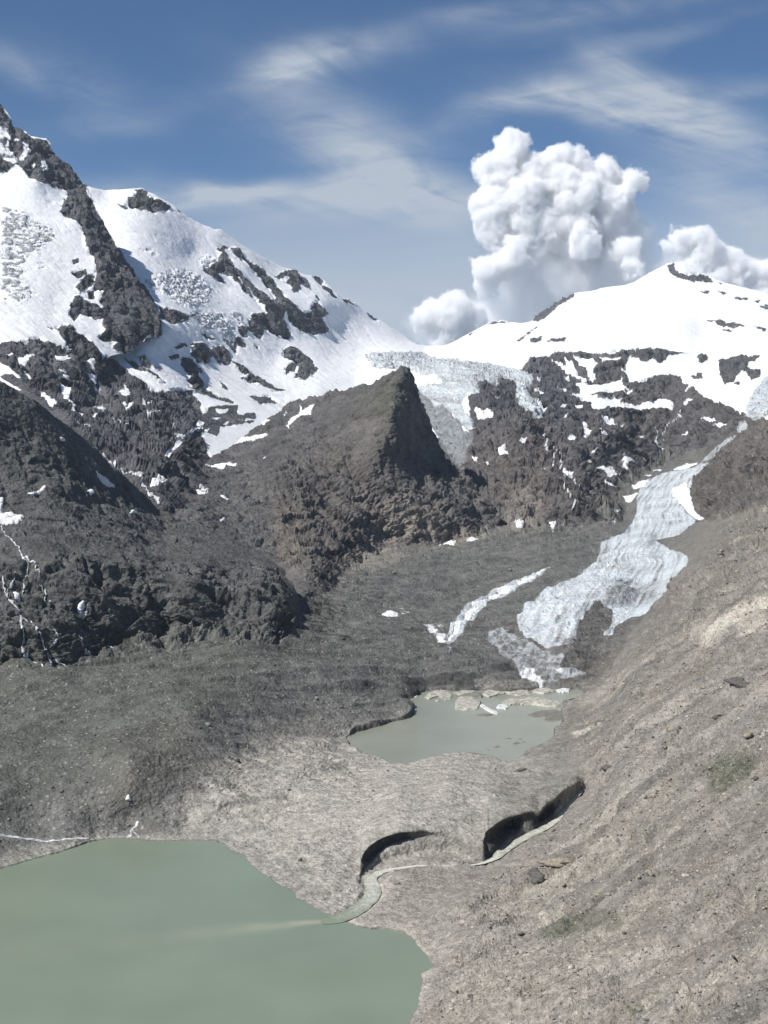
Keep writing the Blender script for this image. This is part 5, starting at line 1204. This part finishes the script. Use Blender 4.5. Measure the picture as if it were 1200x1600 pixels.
# ------------------------------------------------------------------ ice floes stranded at the head of the lagoon
def floe_material(name, c1, c2):
    m, nt, bs = nodes(name)
    L = nt.links.new
    geo = N_(nt, 'ShaderNodeNewGeometry')
    n = N_(nt, 'ShaderNodeTexNoise'); n.inputs['Scale'].default_value = .18; n.inputs['Detail'].default_value = 6
    L(geo.outputs['Position'], n.inputs['Vector'])
    r = N_(nt, 'ShaderNodeValToRGB'); r.color_ramp.elements[0].position = .36; r.color_ramp.elements[1].position = .6
    r.color_ramp.elements[0].color = (*c1, 1); r.color_ramp.elements[1].color = (*c2, 1)
    L(n.outputs['Fac'], r.inputs[0]); L(r.outputs[0], bs.inputs['Base Color']); bs.inputs['Roughness'].default_value = .7
    bp = N_(nt, 'ShaderNodeBump'); bp.inputs['Distance'].default_value = .8; L(n.outputs['Fac'], bp.inputs['Height']); L(bp.outputs[0], bs.inputs['Normal'])
    return m
M_FLOE = floe_material('silty floe ice', (.22, .21, .175), (.47, .45, .39)); M_FLOEW = floe_material('clean floe ice', (.42, .43, .42), (.68, .69, .68)); M_SHOAL = floe_material('wet silt', (.13, .125, .10), (.20, .19, .155))
def floe(poly, h, mat, label, name='ice_floe', cat='ice floe', tilt=0.0):
    import bmesh
    z0 = 8.0; h = h * .62
    cu = np.mean([p[0] for p in poly]); cv = np.mean([p[1] for p in poly])
    dense = []
    for i in range(len(poly)):
        p0, p1 = np.array(poly[i], float), np.array(poly[(i + 1) % len(poly)], float)
        n = max(2, int(np.hypot(*(p1 - p0)) / 3))
        for k in range(n):
            dense.append(p0 + (p1 - p0) * k / n)
    dense = np.array(dense)
    dense = dense + .7 * np.stack([fbm(np.stack([dense[:, 0] / 5, dense[:, 1] / 5, dense[:, 0] * 0 + k], -1), 2) for k in (1, 9)], -1)
    pts = np.array([at(u, v, (z0 - CAMZ) / float(ray(u, v)[2])) for u, v in dense])
    c0 = pts.mean(0)
    rings = [(1.02, -1.0), (1.0, .15 * h), (.93, .7 * h), (.72, .95 * h), (.4, 1.05 * h)]
    co_ = []
    for sc, zz in rings:
        r = c0 + (pts - c0) * sc
        r[:, 2] = z0 + zz * (1 + .45 * fbm(r / 5.0 + h, 2)) + (tilt * (r[:, 0] - c0[0]) if zz > 0 else 0)
        if zz > 0: r[:, 2] = np.maximum(r[:, 2], z0 + .05)
        co_.append(r)
    m = len(pts); co_ = np.concatenate(co_ + [np.array([[c0[0], c0[1], z0 + 1.08 * h]])])
    f = []
    for k in range(len(rings) - 1):
        for i in range(m):
            f.append([k * m + i, k * m + (i + 1) % m, (k + 1) * m + (i + 1) % m, (k + 1) * m + i])
    me = bpy.data.meshes.new(name)
    t = (len(rings) - 1) * m
    me.from_pydata([tuple(p - c0 * (1, 1, 0) - (0, 0, z0)) for p in co_], [], f + [[t + i, t + (i + 1) % m, len(co_) - 1] for i in range(m)])
    me.materials.append(mat)
    o = bpy.data.objects.new(name, me); S.collection.objects.link(o); o.location = (c0[0], c0[1], z0)
    return tag(o, label, cat, None, 'ice floes at the head of the lagoon' if name == 'ice_floe' else None)
FL = lambda p: W(550, 850, 2.667, p)[0]
floe(FL([(300, 640), (320, 622), (350, 612), (400, 612), (420, 632), (412, 648), (390, 652), (360, 636), (320, 648)]), 3.0, M_FLOE, 'curved silty ice floe at the left of the lagoon head')
floe(FL([(428, 690), (432, 650), (450, 638), (500, 640), (540, 660), (525, 690), (480, 695)]), 4.0, M_FLOE, 'rounded tan ice block in the middle of the floes')
floe(FL([(500, 640), (504, 628), (530, 620), (546, 634), (540, 642)]), 3.0, M_SHOAL, 'small dark hollowed ice lump behind the tan block', tilt=.1)
floe(FL([(624, 662), (650, 648), (700, 650), (740, 640), (800, 645), (850, 655), (876, 665), (862, 680), (820, 682), (760, 672), (700, 670), (640, 672)]), 4.0, M_FLOE, 'long cream coloured ice ridge at the right of the floes')
floe(FL([(560, 610), (620, 600), (690, 602), (735, 612), (745, 628), (690, 634), (640, 624), (570, 640), (540, 628)]), 3.0, M_FLOE, 'wide low floe against the snout, between tan block and right shore')
floe(FL([(738, 622), (770, 606), (820, 604), (850, 618), (800, 626)]), 4.0, M_FLOE, 'humped floe just behind the long cream ridge')
floe(FL([(850, 612), (880, 602), (910, 606), (905, 618), (865, 622)]), 3.0, M_FLOEW, 'pale floe nearest the right shore of the lagoon')
floe(FL([(600, 684), (610, 672), (640, 670), (656, 682), (640, 690)]), 2.5, M_FLOEW, 'small bright white floe in front of the floes')
floe(FL([(528, 672), (545, 668), (580, 690), (612, 704), (605, 712), (570, 700)]), 1.5, M_FLOEW, 'thin stick shaped white floe slanting to the right')
floe(FL([(452, 690), (470, 678), (505, 680), (508, 690), (470, 694)]), 1.4, M_FLOE, 'flat floe fragment touching the front of the tan block')
floe(FL([(515, 712), (545, 706), (588, 710), (580, 716), (530, 718)]), .7, M_SHOAL, 'flat grey floe awash in front of the white pieces')
floe(FL([(345, 652), (362, 648), (360, 658), (348, 658)]), .8, M_FLOE, 'tiny floe scrap in front of the curved left floe')
floe(FL([(420, 620), (470, 612), (520, 614), (500, 622), (450, 632)]), 2.5, M_FLOE, 'low floe between the curved floe and the ice wall')
floe(FL([(250, 634), (268, 630), (275, 636), (258, 642)]), 1.2, M_FLOEW, 'tiny pale ice scrap at the dark ice wall')
floe(FL([(730, 712), (780, 695), (850, 690), (880, 700), (870, 735), (830, 742), (800, 735), (850, 720), (760, 722)]), .6, M_SHOAL, 'dark wet silt bank at the right side of the lagoon', 'silt_bank', 'silt bank')
for q in ([(560, 858), (570, 854), (574, 860)], [(590, 846), (610, 838), (620, 842), (600, 850)], [(640, 812), (660, 806), (664, 812)], [(670, 830), (690, 824), (700, 830), (680, 836)], [(690, 812), (704, 808), (708, 814)], [(705, 828), (720, 820), (724, 826)]):
    tag(floe(FL(q), .35, M_SHOAL, '', 'silt_bank', 'silt bank'), 'dark stone awash near the right shore of the lagoon', 'rock', None, 'dark stones awash in the lagoon').name = 'rock'

# ------------------------------------------------------------------ cumulus clouds far beyond the saddle: real volumes
def cloud(label, puffs, y0, res, seed, dens=.022, soft=50.0, amp=85.0, scale=1 / 300.0, soft_puffs=None):
    k = y0 / FOC
    cs = []
    for u, v, r, dy in puffs:
        p = at(u, v, y0 + dy); cs.append((p, r * k))
    lo = np.min([p - r for p, r in cs], 0) - 140; hi = np.max([p + r for p, r in cs], 0) + 140
    if soft_puffs: hi = np.maximum(hi, np.max([at(u, v, y0 + dy) + r * k for u, v, r, dy in soft_puffs], 0)); lo = np.minimum(lo, np.min([at(u, v, y0 + dy) - r * k for u, v, r, dy in soft_puffs], 0))
    org = (lo + hi) / 2; org[2] = lo[2]
    me = bpy.data.volumes.new('cumulus_cloud')
    o = bpy.data.objects.new('cumulus_cloud', me); S.collection.objects.link(o); o.location = org
    ng = bpy.data.node_groups.new('cloud density', 'GeometryNodeTree')
    ng.interface.new_socket('Geometry', in_out='OUTPUT', socket_type='NodeSocketGeometry')
    n = ng.nodes; Lk = ng.links.new
    out = n.new('NodeGroupOutput'); vc = n.new('GeometryNodeVolumeCube'); pos = n.new('GeometryNodeInputPosition')
    def M(op, a_, b_=None):
        q = n.new('ShaderNodeMath'); q.operation = op
        for s_, v_ in zip(q.inputs, (a_, b_)):
            if v_ is None: continue
            if isinstance(v_, bpy.types.NodeSocket): Lk(v_, s_)
            else: s_.default_value = v_
        return q.outputs[0]
    def nz(sc, det, rough, off):
        ad = n.new('ShaderNodeVectorMath'); ad.operation = 'ADD'; Lk(pos.outputs[0], ad.inputs[0]); ad.inputs[1].default_value = (off * 1000, off * 700, 0)
        q = n.new('ShaderNodeTexNoise'); q.inputs['Scale'].default_value = sc; q.inputs['Detail'].default_value = det; q.inputs['Roughness'].default_value = rough
        Lk(ad.outputs[0], q.inputs['Vector']); return q.outputs['Fac']
    def wob(sc, amt, off):
        ad = n.new('ShaderNodeVectorMath'); ad.operation = 'ADD'; Lk(pos.outputs[0], ad.inputs[0]); ad.inputs[1].default_value = (off * 1300, 0, off * 400)
        q = n.new('ShaderNodeTexNoise'); q.inputs['Scale'].default_value = sc; q.inputs['Detail'].default_value = 3; Lk(ad.outputs[0], q.inputs['Vector'])
        s1 = n.new('ShaderNodeVectorMath'); s1.operation = 'SUBTRACT'; Lk(q.outputs['Color'], s1.inputs[0]); s1.inputs[1].default_value = (.5, .5, .5)
        s2 = n.new('ShaderNodeVectorMath'); s2.operation = 'SCALE'; Lk(s1.outputs[0], s2.inputs[0]); s2.inputs['Scale'].default_value = amt
        s3 = n.new('ShaderNodeVectorMath'); s3.operation = 'ADD'; Lk(pos.outputs[0], s3.inputs[0]); Lk(s2.outputs[0], s3.inputs[1]); return s3.outputs[0]
    wp = wob(scale * .8, amp * 5.5, seed + 11)
    def union(lst, kk):
        s_ = None
        for p, r in lst:
            d_ = n.new('ShaderNodeVectorMath'); d_.operation = 'DISTANCE'
            Lk(wp, d_.inputs[0]); d_.inputs[1].default_value = tuple(p - org)
            v_ = M('SUBTRACT', float(r), d_.outputs['Value'])
            if s_ is None: s_ = v_
            else:
                q = n.new('ShaderNodeMath'); q.operation = 'SMOOTH_MAX'; Lk(s_, q.inputs[0]); Lk(v_, q.inputs[1]); q.inputs[2].default_value = kk; s_ = q.outputs[0]
        return s_
    s_ = union(cs, 75)
    fld = s_
    for m_, w_, o_ in ((1.0, 3.4, 0), (2.7, 2.3, 3), (6.5, 1.5, 5), (15.0, .8, 8)):             # cauliflower folds of three sizes
        bl = M('ABSOLUTE', M('SUBTRACT', nz(scale * m_, 2, .5, seed + o_), .5))
        fld = M('ADD', fld, M('MULTIPLY', M('SUBTRACT', bl, .09), amp * w_))
    def smooth(f_, a0, a1, v1):
        mr = n.new('ShaderNodeMapRange'); mr.interpolation_type = 'SMOOTHSTEP'; Lk(f_, mr.inputs['Value'])
        for k_, v_ in (('From Min', a0), ('From Max', a1), ('To Min', 0), ('To Max', v1)): mr.inputs[k_].default_value = v_
        return mr.outputs['Result']
    den = smooth(fld, 0, soft, dens)
    if soft_puffs:
        cs2 = [(at(u, v, y0 + dy), r * k) for u, v, r, dy in soft_puffs]
        f2 = M('ADD', union(cs2, 160), M('MULTIPLY', M('SUBTRACT', nz(scale * .8, 6, .6, seed + 7), .5), amp * 9))
        den = M('MAXIMUM', den, smooth(f2, 0, 420, .0055))
    Lk(den, vc.inputs['Density'])
    vc.inputs['Min'].default_value = tuple(lo - org); vc.inputs['Max'].default_value = tuple(hi - org)
    for ax, sx_ in enumerate('XYZ'):
        vc.inputs['Resolution ' + sx_].default_value = max(8, int((hi - lo)[ax] / res))
    sm = n.new('GeometryNodeSetMaterial'); sm.inputs['Material'].default_value = M_CLOUD
    Lk(vc.outputs[0], sm.inputs[0]); Lk(sm.outputs[0], out.inputs[0])
    md = o.modifiers.new('density', 'NODES'); md.node_group = ng
    me.materials.append(M_CLOUD)
    return tag(o, label, 'cloud', None)
M_CLOUD = bpy.data.materials.new('cloud vapour'); M_CLOUD.use_nodes = True
_nt = M_CLOUD.node_tree; _nt.nodes.clear()
_o = _nt.nodes.new('ShaderNodeOutputMaterial'); _v = _nt.nodes.new('ShaderNodeVolumePrincipled')
_v.inputs['Color'].default_value = (1, 1, 1, 1); _v.inputs['Density'].default_value = 1.0; _v.inputs['Anisotropy'].default_value = -.35
_nt.links.new(_v.outputs[0], _o.inputs['Volume'])
cloud('tall white cumulus tower rising behind the saddle left of the dome',
      [(800, 238, 30, 0), (778, 268, 40, -60), (838, 262, 32, 20), (865, 252, 30, 60), (902, 258, 28, 0), (940, 278, 36, 60), (982, 290, 30, 100), (762, 312, 34, -100), (818, 312, 46, -120), (890, 312, 54, 0), (950, 322, 50, 60), (772, 345, 36, -150), (830, 362, 52, -60), (900, 372, 55, 60), (962, 362, 42, 150),
       (907, 374, 28, -420), (800, 408, 38, -260), (762, 432, 32, -300), (742, 418, 16, -260), (985, 386, 22, -250), (985, 424, 22, -300), (940, 400, 50, 200)], 17000, 12, 1, soft_puffs=[(860, 440, 95, 250), (920, 450, 90, 300), (820, 500, 75, 200), (960, 400, 80, 350), (760, 520, 70, 150), (900, 520, 90, 250), (990, 460, 50, 250)])
cloud('small low white cumulus sitting in the notch of the saddle', [(700, 495, 40, 0), (668, 492, 26, -40), (735, 500, 30, 0), (655, 506, 14, 0), (715, 475, 22, -60), (700, 525, 36, 60), (740, 520, 30, 80)], 16000, 11, 4, amp=50, scale=1 / 190, soft_puffs=[(700, 520, 60, 150), (660, 515, 36, 150)])
cloud('white cumulus heads rising behind the right shoulder of the dome', [(1068, 376, 24, 0), (1092, 370, 22, -60), (1108, 396, 32, 0), (1142, 410, 28, 0), (1166, 425, 26, 0), (1192, 432, 26, 0), (1042, 386, 14, 0), (1125, 440, 40, 60), (1195, 458, 34, 60), (1080, 420, 34, 60), (1235, 440, 34, 0)], 16500, 12, 7, amp=55, scale=1 / 210, soft_puffs=[(1110, 440, 70, 200), (1060, 420, 45, 200), (1180, 460, 60, 200)])

# ------------------------------------------------------------------ the air between: one closed box of thin even haze
me = bpy.data.meshes.new('haze')
xa, xb, ya, yb, za, zb = -9000, 9000, -1500, 10500, -420, 1900
me.from_pydata([(x, y, z) for z in (za, zb) for y in (ya, yb) for x in (xa, xb)], [], [(0, 2, 3, 1), (4, 5, 7, 6), (0, 1, 5, 4), (2, 6, 7, 3), (0, 4, 6, 2), (1, 3, 7, 5)])
hm = bpy.data.materials.new('thin mountain haze'); hm.use_nodes = True
_n = hm.node_tree; _n.nodes.clear()
_o = _n.nodes.new('ShaderNodeOutputMaterial'); _v = _n.nodes.new('ShaderNodeVolumePrincipled')
_v.inputs['Color'].default_value = (.72, .84, 1.0, 1); _v.inputs['Density'].default_value = 1.15e-5; _v.inputs['Anisotropy'].default_value = .1
_n.links.new(_v.outputs[0], _o.inputs['Volume'])
me.materials.append(hm)
ho = bpy.data.objects.new('haze', me); S.collection.objects.link(ho); ho['kind'] = 'stuff'
ho['label'] = 'thin pale blue haze filling the mountain air'


# ------------------------------------------------------------------ light, sky, camera
SUN_EL, SUN_AZ = math.radians(50), math.radians(238)       # azimuth clockwise from the view direction
to_sun = Vector((math.sin(SUN_AZ) * math.cos(SUN_EL), math.cos(SUN_AZ) * math.cos(SUN_EL), math.sin(SUN_EL)))
sl = bpy.data.lights.new('sun', 'SUN'); sl.energy = 4.8; sl.angle = math.radians(.53); sl.color = (1, .965, .91)
so = bpy.data.objects.new('sun', sl); S.collection.objects.link(so)
so.rotation_euler = to_sun.to_track_quat('Z', 'Y').to_euler()
w = bpy.data.worlds.new('World'); S.world = w; w.use_nodes = True
nt = w.node_tree; L = nt.links.new
bg = nt.nodes['Background']
def M(op, *a):
    q = nt.nodes.new('ShaderNodeMath'); q.operation = op
    for s_, v_ in zip(q.inputs, a):
        if isinstance(v_, bpy.types.NodeSocket): L(v_, s_)
        else: s_.default_value = v_
    return q.outputs[0]
def MIX(f, a_, b_, mode='MIX'):
    q = nt.nodes.new('ShaderNodeMix'); q.data_type = 'RGBA'; q.blend_type = mode
    for s_, v_ in ((q.inputs['Factor'], f), (q.inputs['A'], a_), (q.inputs['B'], b_)):
        if isinstance(v_, bpy.types.NodeSocket): L(v_, s_)
        elif isinstance(v_, tuple): s_.default_value = (*v_, 1)
        else: s_.default_value = v_
    return q.outputs['Result']
sky = nt.nodes.new('ShaderNodeTexSky'); sky.sky_type = 'NISHITA'; sky.sun_disc = False
sky.sun_elevation = SUN_EL; sky.sun_rotation = SUN_AZ; sky.altitude = 2400; sky.air_density = 1.0; sky.dust_density = .4; sky.ozone_density = 2.5
tc = nt.nodes.new('ShaderNodeTexCoord')
sx = nt.nodes.new('ShaderNodeSeparateXYZ'); L(tc.outputs['Generated'], sx.inputs[0])
yy = M('MAXIMUM', sx.outputs['Y'], .15)
AX = M('DIVIDE', sx.outputs['X'], yy)          # bearing and height of a sky direction, as tangents
EL = M('DIVIDE', sx.outputs['Z'], yy)
def fib(ang, sc, stretch, det, dist, seed):
    ca, sa = math.cos(ang), math.sin(ang)
    p = M('ADD', M('MULTIPLY', AX, ca), M('MULTIPLY', EL, sa)); q = M('SUBTRACT', M('MULTIPLY', EL, ca), M('MULTIPLY', AX, sa))
    c = nt.nodes.new('ShaderNodeCombineXYZ'); L(M('MULTIPLY', p, sc / stretch), c.inputs[0]); L(M('MULTIPLY', q, sc), c.inputs[1]); c.inputs[2].default_value = seed
    n = nt.nodes.new('ShaderNodeTexNoise'); n.inputs['Scale'].default_value = 1; n.inputs['Detail'].default_value = det; n.inputs['Roughness'].default_value = .55; n.inputs['Distortion'].default_value = dist
    L(c.outputs[0], n.inputs['Vector']); return n.outputs['Fac']
# bands of thin high cloud: bearing, height, half length, half width, tilt, strength
def px(u, v): return (u - 600) / FOC, (690 - v) / FOC
BANDS = [(480, 105, 130, 26, 12, .55), (430, 130, 60, 40, 30, .3), (560, 235, 170, 45, -35, .5), (480, 230, 90, 30, -20, .25), (800, 165, 130, 24, 14, .5), (960, 165, 150, 30, -8, .75), (1090, 205, 140, 40, -22, .75), (1010, 120, 90, 20, -28, .55), (1180, 150, 90, 16, 8, .3), (640, 300, 130, 70, -20, .5), (300, 300, 190, 22, -3, .75), (390, 312, 90, 12, -4, .5), (60, 130, 140, 34, -14, .3), (160, 200, 120, 20, 10, .18), (950, 20, 260, 26, 6, .25), (700, 30, 120, 18, 12, .18), (560, 330, 260, 40, 4, .45), (1120, 330, 140, 60, -30, .55), (1040, 70, 160, 14, 9, .2)]
warp1 = M('MULTIPLY', M('SUBTRACT', fib(0, 9, 1.6, 3, 0, 3.1), .5), .085); warp2 = M('MULTIPLY', M('SUBTRACT', fib(0, 9, 1.6, 3, 0, 8.7), .5), .06)
AXw, ELw = M('ADD', AX, warp1), M('ADD', EL, warp2)
tot = 0.0
for u, v, ru, rv, an, st in BANDS:
    a0, e0 = px(u, v); ca, sa = math.cos(math.radians(an)), math.sin(math.radians(an))
    da, de = M('SUBTRACT', AXw, a0), M('SUBTRACT', ELw, e0)
    p = M('MULTIPLY', M('ADD', M('MULTIPLY', da, ca), M('MULTIPLY', de, sa)), FOC / ru)
    q = M('MULTIPLY', M('SUBTRACT', M('MULTIPLY', de, ca), M('MULTIPLY', da, sa)), FOC / rv)
    g = M('MULTIPLY', M('EXPONENT', M('MULTIPLY', M('ADD', M('MULTIPLY', p, p), M('MULTIPLY', q, q)), -1.0)), st)
    tot = M('ADD', tot, g)
f1 = fib(math.radians(9), 110, 9, 6, .5, 1.3); f2 = fib(math.radians(-16), 34, 3.2, 7, .8, 5.3)
tex = M('ADD', M('MULTIPLY', f1, .5), M('MULTIPLY', f2, 1.6))
cov = M('MULTIPLY', tot, M('MAXIMUM', M('MULTIPLY', M('SUBTRACT', tex, .62), 1.9), 0.0))
# pale layer low in the sky, thinning upwards, with soft structure
veil = nt.nodes.new('ShaderNodeMapRange'); veil.interpolation_type = 'SMOOTHSTEP'
L(M('ADD', ELw, M('MULTIPLY', M('SUBTRACT', f2, .5), .06)), veil.inputs['Value'])
for k_, v_ in (('From Min', .10), ('From Max', .20), ('To Min', 1.0), ('To Max', 0)): veil.inputs[k_].default_value = v_
cov = M('MINIMUM', M('ADD', cov, M('MULTIPLY', veil.outputs[0], M('ADD', .46, M('MULTIPLY', f2, .8)))), .93)
base = MIX(1.0, sky.outputs[0], (.60, .80, .95), 'MULTIPLY')
col = MIX(cov, base, (5.6, 6.25, 7.1))
L(col, bg.inputs[0]); bg.inputs[1].default_value = .072

cam = bpy.data.cameras.new('camera'); co = bpy.data.objects.new('camera', cam); S.collection.objects.link(co)
co.location = (0, 0, CAMZ); co.rotation_euler = (math.pi / 2 - PITCH, 0, 0)
cam.sensor_fit = 'VERTICAL'; cam.sensor_height = 24; cam.lens = 24 * FOC / 1600
cam.clip_start = 1; cam.clip_end = 120000
S.camera = co
S.render.resolution_x, S.render.resolution_y = 768, 1024
S.view_settings.view_transform = 'Standard'; S.view_settings.look = 'None'; S.view_settings.exposure = .28; S.view_settings.gamma = 1
S.render.engine = 'CYCLES'
S.cycles.use_denoising = True
S.cycles.max_bounces = 20; S.cycles.diffuse_bounces = 2; S.cycles.glossy_bounces = 2; S.cycles.volume_bounces = 16
